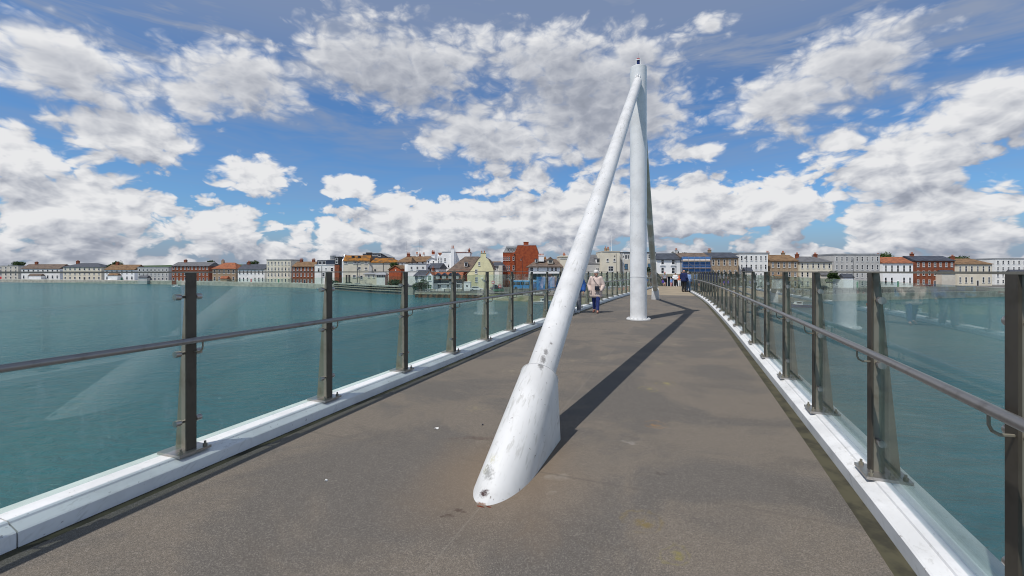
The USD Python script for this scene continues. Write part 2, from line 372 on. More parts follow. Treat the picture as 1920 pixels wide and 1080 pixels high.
SHORE = [far(*q) for q in [(-2600, 420), (-900, 400), (-100, 330), (300, 258), (560, 203), (625, 178), (700, 151), (757, 140), (775, 140), (777, 127), (850, 124.5), (905, 122), (960, 117), (1005, 113),
                           (1060, 108), (1110, 104), (1240, 98), (1400, 103), (1700, 118), (2100, 150), (3200, 260)]]


def make_water():
    g = Graph(); p = g.add('geometry', 'position')
    w1 = g.noise(g.vmath('multiply', p, (.55, 1.0, 1)), 1.5, 6, .62, .4)
    w2 = g.noise(g.vmath('multiply', p, (.8, 1.0, 1)), .22, 3, .5)
    h = g.math('multiply_add', w2, 1.2, w1)
    b = g.add('bump', 'normal', {'strength': .9, 'distance': .4}, height=h)
    col = g.mix(g.step(g.noise(p, .035, 4, .55), .35, .68), (.018, .100, .130), (.026, .120, .134))
    foam_n = g.noise(g.vmath('multiply', p, (.5, 1.3, 1)), 1.7, 6, .68)
    foam = g.math('multiply', g.step(foam_n, .70, .76), g.step(g.noise(p, .05, 2, .5), .52, .62))
    col = g.mix(g.math('multiply', foam, .7), col, (.55, .60, .60))
    return g.make('/World/Looks/water', surface=g.add('principled_bsdf', 'BSDF', {'roughness': .16, 'ior': 1.33, 'specular_ior_level': .32}, base_color=col, normal=b))


M['water'] = make_water()
obj('water', grid([[(x, y, WATER_Z) for x in (-5000, -600, -200, 0, 200, 600, 5000)] for y in (-5000, -300, 0, 60, 120, 240, 480, 5500)]), 'water', kind='structure')
land = sg.Polygon([tuple(q) for q in SHORE] + [(4800, 500), (5000, 5200), (-5000, 5200), (-4800, 700)])
lm = trimesh.creation.extrude_polygon(land.buffer(-.4), 3.4, engine='earcut'); lm.apply_translation([0, 0, LAND_Z - 3.4])
obj('ground', lm, 'town_ground', kind='structure')


def wall_along(pts, z0, z1, thick, inset=0.0):
    """A straight-sided wall along a line of points, its outer face on the line."""
    line = sg.LineString([tuple(q) for q in pts])
    pg = line.buffer(thick, single_sided=True, join_style=2, cap_style=2)
    if pg.geom_type != 'Polygon': pg = max(pg.geoms, key=lambda a: a.area)
    m = trimesh.creation.extrude_polygon(pg, z1 - z0, engine='earcut'); m.apply_translation([0, 0, z0])
    return m


def along(pts, step):
    """Points every step metres along a line, with their directions."""
    line = sg.LineString([tuple(q) for q in pts]); out = []
    for d in np.arange(step / 2, line.length, step):
        a, b = line.interpolate(max(d - .05, 0)), line.interpolate(min(d + .05, line.length))
        out.append((np.array([line.interpolate(d).x, line.interpolate(d).y]), unit([b.x - a.x, b.y - a.y])))
    return out


PIER = SHORE[5:8]
plain('timber_weed', (.20, .18, .13), .9, 0, .2, 0, 1.0, color2=(.07, .07, .045))
pier = thing('timber_pier', 'long curved concrete and timber pier wall on the left bank', 'pier')
obj('cap', wall_along(PIER, -3.5, -3.05, 1.6), 'concrete', pier)
obj('back_wall', wall_along(PIER, -7.0, -3.5, .5).apply_translation([0, .8, 0]), 'timber_dark', pier)
for z in (-4.05, -4.85): obj('waling', wall_along(PIER, z - .1, z + .1, .35), 'timber_pale', pier)
for q, d in along(PIER, 1.9):
    n = np.array([-d[1], d[0]])
    obj('pile', rod([*(q + n * .45), -7.2], [*(q + n * .45), -3.51], .13, n=8), 'timber_weed', pier)
obj('end_wall', wall_along(SHORE[7:9], -7.0, -3.4, .5), 'concrete', pier)
far_wall = thing('quay_wall', 'far left grey river wall running upstream beyond the pier', 'wall')
obj('wall', wall_along(SHORE[1:6], -7.0, -4.0, .7), 'concrete', far_wall)
obj('coping', wall_along(SHORE[1:6], -3.998, -3.75, .9), 'pale_plaster', far_wall)
PILES = SHORE[9:12]
sp = thing('sheet_pile_wall', 'low rusty sheet pile wall below the white pub and yellow house', 'wall')
rng = random.Random(4)
pts = []
for k, (q, d) in enumerate(along(PILES, .45)):
    n = np.array([-d[1], d[0]]); pts.append(q + n * (.16 if k % 4 in (1, 2) else -.06))
obj('piling', wall_along(pts, -7.0, -5.02, .3), 'pile_steel', sp)
obj('capping_beam', wall_along(PILES, -5.018, -4.62, 1.0), 'timber_pale', sp)
rows = []
for t in (0, .3, .65, 1.0):
    rows.append([(q[0] + d[1] * 6.0 * (1 - t) + d[1] * -.3 * t, q[1] - d[0] * 6.0 * (1 - t) + d[0] * .3 * t, -6.4 + 1.75 * t + .12 * math.sin(3.1 * k + 7 * t)) for k, (q, d) in enumerate(along(SHORE[11:17], 2.0))])
obj('river_bank', grid(rows), 'bank_mud', kind='structure')
lw = thing('low_river_wall', 'dark low wall along the river bank beside the bridge foot', 'wall')
obj('wall', wall_along(SHORE[11:17], -7.0, -4.38, .5), 'timber_dark', lw)
rw = thing('quay_wall', 'right hand concrete river wall beyond the bridge foot', 'wall')
obj('wall', wall_along(SHORE[16:], -7.0, -4.2, .7), 'concrete', rw)

# ---------------------------------------------------------------- bridge deck
GUT = .13


def strip(s0, s1, pa, pb, z, n, step=.5):
    ss = np.linspace(s0, s1, max(2, int((s1 - s0) / step) + 1))
    return grid([[at(s, a + (b - a) * k / n, z) for k in range(n + 1)] for s in ss for a, b in [(pa(s), pb(s))]])


def deck_material():
    g = Graph(); pos = g.add('geometry', 'position')
    rel = g.vmath('subtract', pos, (MAST[0], MAST[1], 0))
    s = g.vmath('dot_product', rel, (AX[0], AX[1], 0), out='value'); p = g.vmath('dot_product', rel, (LT[0], LT[1], 0), out='value')
    sp = g.add('combine_xyz', 'vector', {'z': 0.0}, x=s, y=p)
    worn = g.noise(sp, .55, 6, .62, .9); grime = g.noise(g.vmath('multiply', sp, (1.6, .5, 1)), 1.3, 5, .65, .5); grit = g.noise(pos, 210, 2, .8); spots = g.noise(pos, 9, 4, .7)
    col = g.mix(g.step(worn, .44, .57), (.146, .130, .114), (.205, .172, .138))
    col = g.mix(g.math('multiply', g.step(grime, .54, .68), .5), col, (.120, .106, .092))
    col = g.mix(g.math('multiply', g.step(spots, .62, .78), .35), col, (.30, .275, .24))
    col = g.mix(g.math('multiply_add', grit, 2.0, -.55, clamp=True), (.035, .033, .03), g.mix(1.0, col, (1.35, 1.35, 1.35), 'multiply'))
    cell = g.add('voronoi_texture', 'color', {'dimensions': '3D', 'feature': 'f1', 'scale': 150.0}, vector=pos)
    speck = g.add('separate_xyz', 'x', {}, vector=cell)
    col = g.mix(g.math('multiply', g.step(speck, .80, .86), .2), col, (.36, .32, .28)); col = g.mix(g.math('multiply', g.step(speck, .24, .18), .32), col, (.05, .045, .04))
    # sandy wash around the strut's foot
    foot = g.vmath('distance', g.vmath('multiply', sp, (1, 1.35, 1)), (-11.9, 0, 0), out='value')
    foot = g.math('add', foot, g.math('multiply_add', worn, 1.8, -.9))
    col = g.mix(g.math('multiply', g.step(foot, 1.15, .25), .55), col, (.185, .135, .09))
    warp = g.vmath('add', pos, g.vmath('scale', g.vmath('subtract', g.noise(pos, 7, 3, .6, out='color'), (.5, .5, .5)), scale=.16))

    def ring(x, y, r, tint, force, squash=1.0, hollow=True):
        nonlocal col
        dist = g.vmath('distance', g.vmath('multiply', warp, (1 / r, squash / r, 0)), (x / r, y * squash / r, 0), out='value')
        if hollow: f = g.math('maximum', g.math('multiply', g.step(g.math('absolute', g.math('subtract', dist, .85)), .16, .0), .5), g.step(dist, .6, .15))
        else: f = g.step(dist, 1.0, .75)
        f = g.math('multiply', f, g.math('multiply', g.step(spots, .38, .62), .75 * force))
        col = g.mix(f, col, tint)
    for q in STAINS: ring(*q)
    line = g.math('absolute', g.math('add', p, g.math('multiply_add', g.noise(sp, 2.0, 2, .5), .02, -.01)))
    col = g.mix(g.math('multiply', g.step(line, .008, .003), .24), col, (.23, .21, .18))                 # the seam on the centreline
    cross = g.math('absolute', g.math('subtract', g.math('pingpong', g.math('add', s, 11.8), 3.2), 0.0))
    col = g.mix(g.math('multiply', g.step(g.math('add', cross, g.math('multiply_add', spots, .03, -.015)), .022, .006), g.math('multiply', g.step(worn, .35, .6), .35)), col, (.08, .07, .06))
    n = g.add('bump', 'normal', {'strength': .3, 'distance': .003}, height=grit)
    return g.make('/World/Looks/deck_grit', surface=g.add('principled_bsdf', 'BSDF', {'roughness': .9, 'specular_ior_level': .25}, base_color=col, normal=n))


STAINS = [  # x, y, radius, colour, strength, squash, hollow
    (-.41, 5.13, .16, (.26, .22, .13), .8), (.04, 7.0, .22, (.27, .23, .15), .6), (1.12, 7.85, .26, (.25, .21, .15), .55), (1.70, 8.1, .2, (.25, .22, .15), .5), (2.23, 6.24, .16, (.30, .26, .09), .7), (1.86, 5.96, .14, (.30, .26, .08), .7),
    (1.52, 4.57, .13, (.30, .15, .04), .95), (.836, 2.80, .15, (.16, .115, .03), .95), (.93, 2.47, .10, (.22, .19, .03), .7), (2.9, 9.9, .22, (.26, .23, .16), .5), (3.6, 9.6, .2, (.26, .23, .16), .5), (.9, 9.6, .2, (.26, .23, .16), .5),
    (2.6, 7.6, .2, (.27, .24, .14), .5), (-.33, 4.20, .34, (.075, .05, .04), .75, 7.0, False), (-.39, 2.95, .055, (.055, .036, .028), .95, 1.6, False), (-.425, 2.86, .05, (.055, .036, .028), .95, 1.6, False), (-.33, 2.92, .025, (.055, .036, .028), .9, 1.5, False),
    (-.25, 3.35, .03, (.06, .04, .03), .9, 2.0, False), (1.2, 3.45, .05, (.05, .04, .035), .9, 1.6, False), (1.12, 4.1, .09, (.34, .32, .29), .35, 2.0, False), (.36, 3.42, .11, (.27, .245, .21), .4, 1.6, False), (.28, 3.17, .05, (.27, .245, .21), .4, 1.6, False),
    (-1.5, 3.5, .03, (.06, .05, .04), .8, 1.8, False), (.95, 4.0, .035, (.05, .045, .04), .8, 2.5, False), (2.9, 5.3, .03, (.05, .045, .04), .8, 2.0, False), (3.2, 7.2, .05, (.05, .045, .04), .8, 2.0, False),
]
M['deck_grit'] = deck_material()
plain('deck_tan', (.30, .245, .175), .9, 0, .2, 0, .8, color2=(.235, .195, .145), bump=.4, bscale=60, local=False)
JOINT = 15.9
obj('bridge_deck', strip(-45, JOINT, lambda s: -_fr(s) + GUT, lambda s: _fl(s) - GUT, 0.0, 12), 'deck_grit', kind='structure')
obj('approach_deck', strip(JOINT + .12, 90, lambda s: -_fr(s) + GUT, lambda s: _fl(s) - GUT, 0.0, 6, 1.0), 'deck_tan', kind='structure')
obj('expansion_joint', strip(JOINT, JOINT + .12, lambda s: -_fr(s) + GUT, lambda s: _fl(s) - GUT, 0.004, 6, .1), 'joint_metal', kind='structure')
for side in (1, -1): obj('gutter', strip(-45, 90, lambda s: edge(s, side) - side * GUT, lambda s: edge(s, side) + side * .01, -.025, 1), 'gutter_dirt', kind='structure')


PAINT = (.68, .68, .68)
SLOPE = math.atan2(8.117, 11.966)                                    # the struts' rake


def bridge_paint(name, marks=(), scuffs=.5, paint=PAINT):
    """White bridge paint with dirt, scratches and, at the given places, worn patches."""
    g = Graph(); pos = g.add('geometry', 'position')
    n1 = g.noise(pos, 2.2, 5, .6); n2 = g.noise(g.vmath('multiply', pos, (1, 1, .25)), 16, 5, .7); n3 = g.noise(pos, 60, 3, .6); chips = g.noise(pos, 24, 3, .55)
    ax3 = (AX[0] * math.cos(SLOPE), AX[1] * math.cos(SLOPE), math.sin(SLOPE))
    u = g.vmath('dot_product', pos, ax3, out='value')                                   # scratches run along the strut
    sc = g.vmath('subtract', g.vmath('scale', pos, scale=34.0), g.vmath('scale', ax3, scale=g.math('multiply', u, 28.0)))
    streak = g.noise(sc, 1.0, 4, .6); patch = g.noise(pos, 1.7, 4, .6)
    col = g.mix(g.step(n1, .40, .68), paint, tuple(c * .86 for c in paint))
    col = g.mix(g.math('multiply', g.math('multiply', g.step(streak, .52, .66), g.step(patch, .42, .60)), .62 * scuffs), col, (.33, .325, .30))
    col = g.mix(g.math('multiply', g.step(n2, .56, .72), .40 * scuffs), col, (.40, .39, .36))
    col = g.mix(g.math('multiply', g.step(chips, .69, .71), .85 * scuffs), col, (.14, .12, .11))
    for (x, y, z), (rx, ry, rz), tint, force, lo in marks:
        d = g.vmath('length', g.add('mapping', 'vector', {'mapping_type': 'point', 'location': (-x / rx, -y / ry, -z / rz), 'scale': (1 / rx, 1 / ry, 1 / rz)}, vector=pos), out='value')
        f = g.math('multiply', g.step(g.math('add', g.math('multiply', d, .42), g.math('multiply', n3, .5)), .62 + lo, .40 + lo), force)
        col = g.mix(f, col, tint)
    b = g.add('bump', 'normal', {'strength': .12, 'distance': .01}, height=n2)
    M[name] = g.make(f'/World/Looks/{name}', surface=g.add('principled_bsdf', 'BSDF', {'roughness': .42, 'specular_ior_level': .4}, base_color=col, normal=b))


bridge_paint('bridge_white', scuffs=.35)
bridge_paint('kerb_white', scuffs=.55)


def kerb(side, s0, s1):
    prof = [(0, -.06), (0, .066), (.012, .074), (.092, .096), (.098, .108), (.36, .108), (.36, -.06)]
    ss = np.linspace(s0, s1, max(3, int((s1 - s0) / .5)))
    return close_loft([[at(s, edge(s, side) + side * o, z) for o, z in prof] for s in ss])


for side, txt in ((1, 'long white steel kerb under the left glass railing'), (-1, 'long white steel kerb under the right glass railing')):
    k = thing('white_kerb', txt, 'kerb')
    for s0 in np.arange(-45.4, 90, 6.32): obj('kerb_section', kerb(side, s0 + .004, min(s0 + 6.316, 90)), 'kerb_white', k)
ss = np.arange(-45, 90.1, 1.0)
obj('bridge_girder', close_loft([[at(s, edge(s, 1) + .30, -.07), at(s, edge(s, 1) - .5, -.75), at(s, edge(s, -1) + .5, -.75), at(s, edge(s, -1) - .30, -.07)] for s in ss]), 'bridge_white', kind='structure')
for s, r in [(0, 1.3), (30, .8), (52, .7), (72, .7)]: obj('bridge_pier', rod(at(s, 0, -8), at(s, 0, -.76), r, r, 24), 'concrete', kind='structure', smooth=30)

# ---------------------------------------------------------------- mast and struts
mast = thing('mast', 'tall white cylindrical steel mast standing on the bridge deck', 'mast', (MAST[0], MAST[1], 0), BRIDGE_YAW)   # local x: along the bridge
prof = [(0, .03), (.273, .03), (.273, 8.47), (.265, 8.495), (.20, 8.50), (0, 8.502)]
mast_mesh = trimesh.creation.revolve(np.array(prof), sections=64)
bridge_paint('mast_white', marks=[((4.53, 14.32, .75), (.12, .2, .45), (.12, .11, .10), .8, -.02), ((4.20, 14.26, 1.43), (.1, .1, .05), (.25, .25, .25), .7, -.1), ((4.5, 14.36, 1.44), (.1, .1, .035), (.06, .06, .06), .9, 0)], scuffs=.3, paint=(.76, .76, .76))
obj('column', mast_mesh, 'mast_white', mast, smooth=35)
plate = trimesh.creation.cylinder(.395, .035, sections=48, transform=T(0, 0, .018))
obj('base_plate', plate, 'kerb_white', mast, smooth=35)
for k in range(16):
    a = 2 * math.pi * k / 16
    obj('bolt', MB().cyl((.34 * math.cos(a), .34 * math.sin(a), .036), (.34 * math.cos(a), .34 * math.sin(a), .07), .022, n=6), 'kerb_white', mast)
obj('collar', trimesh.creation.annulus(.2731, .279, .03, sections=48, transform=T(0, 0, 1.44)), 'kerb_white', mast, smooth=35)
lantern = thing('lantern', parent=mast)
lb = MB()
for sx in (-1, 1):
    for sy in (-1, 1): lb.box(sx * .055, sx * .075, sy * .055, sy * .075, 8.502, 8.73)
lb.box(-.08, .08, -.08, .08, 8.73, 8.755).box(-.08, .08, -.08, .08, 8.502, 8.522)
obj('housing', lb, 'frame_white', lantern)
obj('panel', MB().box(-.055, .055, -.055, .055, 8.523, 8.729), 'lantern_panel', lantern)
obj('beacon', MB().cyl((0, 0, 8.755), (0, 0, 8.78), .07, .068, 16).ball((0, 0, 8.782), .066, 2, (1, 1, .5)), 'beacon_red', lantern, smooth=40)
obj('spike', MB().cyl((0, 0, 8.80), (0, 0, 9.0), .004, n=6), 'galvanised', lantern)


def strut(sgn, label, paint='strut_white'):
    """A raking strut: local x points along the bridge, the foot on the side sgn of the mast."""
    t = thing('raking_strut', label, 'strut', (MAST[0], MAST[1], 0), BRIDGE_YAW)
    a, b = np.array([sgn * 11.5, 0, .466 * math.tan(SLOPE)]), np.array([sgn * .30, 0, 8.117 - .30 * math.tan(SLOPE)])
    d = unit(b - a)
    obj('tube', tube([a, a + (b - a) * .25, a + (b - a) * .5, a + (b - a) * .75, b - d * .06, b - d * .02, b], [.143, .143, .143, .143, .143, .132, .10], 48), paint, t, smooth=35)
    # the sleeve: round in front, flat flanks falling to the deck behind
    up = np.array([-d[2] * np.sign(d[0]) * 1.0, 0, abs(d[0])]); side = np.array([0, 1, 0])
    c = np.array([sgn * 11.104, 0, .585])
    top = [c +   .186 * (math.cos(q) * side + math.sin(q) * up) for q in np.linspace(0, 2 * np.pi, 49)[:-1]]
    rim = [c + d * .020 + .168 * (math.cos(q) * side + math.sin(q) * up) for q in np.linspace(0, 2 * np.pi, 49)[:-1]]
    low = [np.array([sgn * (11.83 + .605 * math.cos(q)), .212 * math.sin(q), -.01]) for q in np.linspace(-1.62, 1.62, 41)]
    back = [np.array([sgn * 11.09, y, -.01]) for y in (-.212, -.1, 0, .1, .212)]
    obj('sleeve', hull_of(top + rim + low + back), 'strut_white', t, smooth=38)
    obj('sleeve_seam', tube([c + d * .004 + .188 * (math.cos(q) * side + math.sin(q) * up) for q in np.linspace(0, 2 * np.pi, 49)], .0035, 6), 'kerb_white', t)
    e = b + np.array([0, 0, .03])
    lug = prism_xz([(sgn * .26, 7.98), (sgn * .36, 7.96), (sgn * .35, 8.10), (sgn * .31, 8.16), (sgn * .26, 8.17)], -.012, .012)
    obj('lug', lug, 'kerb_white', t)
    for y in (-.07, .07): obj('lug', lug.copy().apply_translation([0, y, -.05]), 'kerb_white', t)
    teeth = []                                                          # a toothed plate under the strut's head
    for k in range(6):
        u = b - d * (.10 + .17 * k); u2 = b - d * (.10 + .17 * (k + 1))
        dn = -up
        teeth += [(u + dn * .12), (u + dn * .25), (u2 + dn * .15)]
    poly = [(b - d * .08 + -up * .10)[[0, 2]]] + [q[[0, 2]] for q in teeth] + [(b - d * 1.15 + -up * .10)[[0, 2]]]
    obj('toothed_plate', prism_xz(sg.Polygon(poly).buffer(0).exterior.coords[:-1] if sg.Polygon(poly).buffer(0).geom_type == 'Polygon' else poly, -.02, .02), 'kerb_white', t)
    toe = sgn * 12.435
    obj('rust_stain', MB().ball((toe + sgn * .004, 0, .0), .012, 1, (.6, 2.6, .35)).ball((toe - sgn * .012, -.055, .0), .010, 1, (.7, 2.0, .4)), 'rust', t)
    return t


FOOT = at(-12.25, 0)
bridge_paint('strut_white', marks=[
    ((.340, 4.28, .830), (.035, .09, .055), (.19, .185, .18), .9, .02), ((.305, 4.20, .775), (.04, .09, .06), (.19, .185, .18), .95, .03), ((.272, 4.12, .720), (.035, .09, .05), (.20, .195, .19), .9, .02), ((.395, 4.38, .900), (.02, .06, .03), (.22, .215, .21), .8, .0),
    (at(-12.13, .09, .20), (.12, .12, .07), (.50, .48, .36), .9, -.06), (at(-12.2, .12, .13), (.12, .12, .05), (.50, .48, .36), .9, -.06),
    (at(-12.2, .05, .12), (.09, .22, .09), (.22, .22, .21), .8, -.12), (at(-12.0, .1, .3), (.1, .18, .14), (.33, .32, .30), .7, -.14),
    (at(-12.37, .03, .06), (.06, .05, .035), (.045, .022, .02), 1.0, .12), (at(-12.43, 0, .0), (.06, .10, .014), (.16, .07, .03), .9, 0),
], scuffs=.85, paint=(.62, .62, .615))
strut(-1, 'white raking strut in the foreground with a scuffed flared foot')
plain('strut_shade_dirt', (.66, .65, .61), .55, 0, .4, 0, 1.5, color2=(.38, .35, .28), ramp=(.30, .55), local=False)  # brown-grey tone: dirt plus the shaded underside, both put into the colour
strut(1, 'raking strut behind the mast, painted with dirt and shade, standing in a white foot', 'strut_shade_dirt')

# ---------------------------------------------------------------- glass railings
POST_S = [-11.15 + 1.58 * k for k in range(-6, 62)]
POST_H, RAIL_Z = 1.50, .108


def frame(s, side):
    """Origin and yaw of a post: local x along the railing, y outwards."""
    o = edge(s, side) + side * .10
    ds = float(edge(s + .05, side) - edge(s - .05, side)) / .1
    t = unit(AX + ds * LT)
    if side < 0: t = -t
    return at(s, o, RAIL_Z), math.degrees(math.atan2(t[1], t[0]))


plain('handrail_steel', (.28, .265, .255), .34, .75, .5, 0, 9.0, color2=(.19, .175, .16), ramp=(.5, .8))


def railing(side, label, first=None):
    """side 1: left of the bridge axis."""
    r = thing('glass_railing', label, 'railing')
    F = [frame(s, side) for s in POST_S]
    for k, (q, yaw) in enumerate(F):
        if first is None:
            post = thing('post', parent=r, loc=q, rz=yaw)
            obj('flange', MB().box(-.042, .042, 0, .012, .022, POST_H), 'steel_flange_shaded', post)
            web = sg.Polygon([(.012, .022), (.185, .022), (.06, POST_H), (.012, POST_H)])
            wm = trimesh.creation.extrude_polygon(web, .012, engine='earcut'); v = wm.vertices.copy(); wm.vertices = np.c_[v[:, 2] - .006, v[:, 0], v[:, 1]]
            obj('web', wm, 'steel', post)
            obj('base_plate', MB().box(-.13, .13, -.055, .215, 0.001, .022), 'steel_bright', post)
            for x, y in ((-.10, -.02), (.10, -.02), (.10, .18)): obj('bolt', MB().cyl((x, y, .022), (x, y, .04), .017, n=6).cyl((x, y, .04), (x, y, .062), .009, n=6), 'steel', post)
            for z in (.26, .83, 1.30):
                obj('glass_clamp', MB().cyl((-.085, .045, z), (.085, .045, z), .013, n=8).cyl((-.105, .045, z), (-.062, .045, z), .027, n=14).cyl((.062, .045, z), (.105, .045, z), .027, n=14), 'steel_bright', post, smooth=40)
            obj('handrail_bracket', MB().tube([(.02, 0, .84), (.03, -.05, .84), (.035, -.075, .855), (.035, -.085, .88), (.035, -.085, .925)], .007, 6), 'steel', post)
            first = post
        else: copy_of(first, q, yaw, parent=r)
    c = [np.array([math.cos(math.radians(y)), math.sin(math.radians(y)), 0]) for _, y in F]; n = [np.array([-a[1], a[0], 0]) for a in c]
    for k in range(len(F) - 1):                                        # one pane per bay, between the posts
        i, j = (k, k + 1) if side > 0 else (k + 1, k)
        a, b = F[i][0] + c[i] * .055 + n[i] * .045, F[j][0] - c[j] * .055 + n[j] * .045
        m = unit(np.cross([0, 0, 1], b - a)) * .006; up0, up1 = np.array([0, 0, .05]), np.array([0, 0, 1.44])
        obj('glass_pane', hull_of([p + s_ * m + u for p in (a, b) for s_ in (-1, 1) for u in (up0, up1)]), 'railing_glass', r)
    ss = np.arange(POST_S[0] - .3, POST_S[-1] + .3, .79)
    fr = [frame(s, side) for s in ss]
    nn = [np.array([-math.sin(math.radians(y)), math.cos(math.radians(y)), 0]) for _, y in fr]
    obj('handrail', tube([q - n_ * .085 + np.array([0, 0, .945]) for (q, _), n_ in zip(fr, nn)], .025, 14), 'handrail_steel', r, smooth=50)
    cap = [[q + n_ * y + np.array([0, 0, z]) for y, z in ((0, POST_H), (.06, POST_H), (.06, POST_H + .012), (0, POST_H + .012))] for (q, _), n_ in zip(fr, nn)]
    obj('top_rail', close_loft(cap), 'steel', r)
    return first


first_post = railing(1, 'glass railing with steel posts on the left, water side of the bridge')
railing(-1, 'glass railing with steel posts on the right side of the bridge', first_post)

# ---------------------------------------------------------------- the town
WIN = 'windows of this building'


class House:
    """A building whose street front is described as seen on the bearing x at depth D: x runs along the front, y away from the street."""
    def __init__(self, name, label, cat, x0, x1, D, yaw=0.0, group=None):
        self.k = D / 810.0; self.x0, self.x1 = x0, x1; c = far((x0 + x1) / 2, D)
        self.w = (x1 - x0) * self.k / math.cos(math.radians(yaw)); self.cos = math.cos(math.radians(yaw))
        self.t = thing(name, label, cat, (c[0], c[1], LAND_Z), yaw, group)
        self.first = {}

    def X(self, x): return (x - (self.x0 + self.x1) / 2) * self.k / self.cos
    def Z(self, y): return EYE - (y - 509) * self.k - LAND_Z

    def part(self, name, mesh, mat, parent=None, label=None, smooth=False): return obj(name, mesh, mat, parent or self.t, label, smooth=smooth)

    def block(self, x0, x1, ytop, depth, mat, name='wall', y0=0.0, ybot=None, label=None):
        z0 = -1.5 if ybot is None else self.Z(ybot)
        return self.part(name, MB().box(self.X(x0), self.X(x1), y0, y0 + depth, z0, self.Z(ytop)), mat, label=label)

    def profile(self, pts, depth, mat, name='wall', y0=0.0, label=None):
        return self.part(name, prism_xz([(self.X(x), self.Z(y) if y is not None else -1.5) for x, y in pts], y0, y0 + depth), mat, label=label)

    def slab(self, pts, y0, y1, mat, thick=.3, name='roof', parent=None):
        """A roof covering laid over a line of (x, y) seen on the front, running back from y0 to y1."""
        q = [np.array([self.X(x), self.Z(y) + .004]) for x, y in pts]; m = MB()
        for a, b in zip(q[:-1], q[1:]):
            n = unit([-(b - a)[1], (b - a)[0]])
            if n[1] < 0: n = -n
            m.prism([a, b, b + n * thick, a + n * thick], y0, y1)
        return self.part(name, m, mat, parent)

    def gable(self, x0, x1, yeave, yridge, depth, mat, wall=None, over=.35, y0=0.0, hip=(0, 0)):
        """A pitched roof with its ridge along the street; hip: how far (share of the width) the ridge stops short at each end."""
        a, b, e, r = self.X(x0), self.X(x1), self.Z(yeave), self.Z(yridge); o = over; d0, d1 = y0 - o, y0 + depth + o; ym = y0 + depth / 2
        w = b - a; ra, rb = a + w * hip[0], b - w * hip[1]; oa, ob = (o if hip[0] else .15), (o if hip[1] else .15)
        drop = (r - e) / (depth / 2) * o if r > e else 0
        pts = [(a - oa, d0, e - drop), (b + ob, d0, e - drop), (a - oa, d1, e - drop), (b + ob, d1, e - drop), (ra - (0 if hip[0] else .15), ym, r), (rb + (0 if hip[1] else .15), ym, r)]
        lo = [(x, y, z - .22) for x, y, z in pts[:4]]
        roof = self.part('roof', hull_of(pts + lo), mat)
        return roof

    def window(self, x0, x1, y0, y1, mat='pane', frame='frame_white', depth=0.0, bars=1, sill=True):
        """A window on the front (or, with depth, on a front set back): frame, glass and sill."""
        a, b, z0, z1 = self.X(x0), self.X(x1), self.Z(y1), self.Z(y0); y = depth; f = min(.10, (b - a) * .12)
        m = MB().box(a - f, a, y - .06, y + .05, z0 - f, z1 + f).box(b, b + f, y - .06, y + .05, z0 - f, z1 + f).box(a, b, y - .06, y + .05, z1, z1 + f).box(a, b, y - .06, y + .05, z0 - f, z0)
        if bars:
            c = (z0 + z1) / 2; m.box(a, b, y - .045, y + .04, c - .035, c + .035)
        if bars > 1:
            c = (a + b) / 2; m.box(c - .03, c + .03, y - .044, y + .04, z0, z1)
        w = self.part('window', m, frame)
        self.part('pane', MB().box(a, b, y - .02, y + .03, z0, z1), mat, w)
        if sill: self.part('sill', MB().box(a - f - .08, b + f + .08, y - .15, y + .05, z0 - f - .09, z0 - f - .002), frame, w)
        return w

    def side_window(self, side, ya, yb, z0, z1, mat='pane'):
        x = (self.X(self.x0) if side < 0 else self.X(self.x1)); f = .09
        m = MB()
        for u0, u1, v0, v1 in ((ya - f, ya, z0 - f, z1 + f), (yb, yb + f, z0 - f, z1 + f), (ya, yb, z1, z1 + f), (ya, yb, z0 - f, z0)): m.box(x - .05, x + .05, u0, u1, v0, v1)
        w = self.part('window', m, 'frame_white'); self.part('pane', MB().box(x - .02, x + .02, ya, yb, z0, z1), mat, w)

    def chimney(self, x0, x1, ytop, ybot, mat, depth=1.0, y0=None, pots=2, pot='terracotta', y=None):
        a, b, z1, z0 = self.X(x0), self.X(x1), self.Z(ytop), self.Z(ybot); y0 = 2.0 if y0 is None else y0
        c = self.part('chimney', MB().box(a, b, y0, y0 + depth, z0, z1).box(a - .1, b + .1, y0 - .1, y0 + depth + .1, z1 + .002, z1 + .2), mat)
        for k in range(pots):
            x = a + (b - a) * (k + .5) / pots
            self.part('chimney_pot', MB().cyl((x, y0 + depth / 2, z1 + .2), (x, y0 + depth / 2, z1 + .85), .17, .13, 8), pot, c)
        return c

    def dormer(self, x0, x1, ytop, ybot, y0, depth, mat, roof, gabled=False, pane='pane'):
        a, b, z0, z1 = self.X(x0), self.X(x1), self.Z(ybot), self.Z(ytop)
        d = self.part('dormer', MB().box(a, b, y0, y0 + depth, z0, z1), mat)
        if gabled: self.part('dormer_roof', prism_xz([(a - .2, z1 + .002), (b + .2, z1 + .002), ((a + b) / 2, z1 + (b - a) * .55)], y0 - .2, y0 + depth), roof, d)
        else: self.part('dormer_roof', MB().box(a - .15, b + .15, y0 - .15, y0 + depth, z1 + .002, z1 + .15), roof, d)
        f = (b - a) * .16
        self.part('pane', MB().box(a + f, b - f, y0 - .03, y0 + .02, z0 + f, z1 - f * .7), pane, d)
        return d

    def door(self, x0, x1, ytop, mat):
        a, b = self.X(x0), self.X(x1)
        d = self.part('door', MB().box(a, b, -.05, .04, 0, self.Z(ytop)), mat)
        self.part('door_frame', MB().box(a - .1, a, -.09, .04, 0, self.Z(ytop)).box(b, b + .1, -.09, .04, 0, self.Z(ytop)).box(a - .1, b + .1, -.09, .04, self.Z(ytop), self.Z(ytop) + .12), 'frame_white', d)

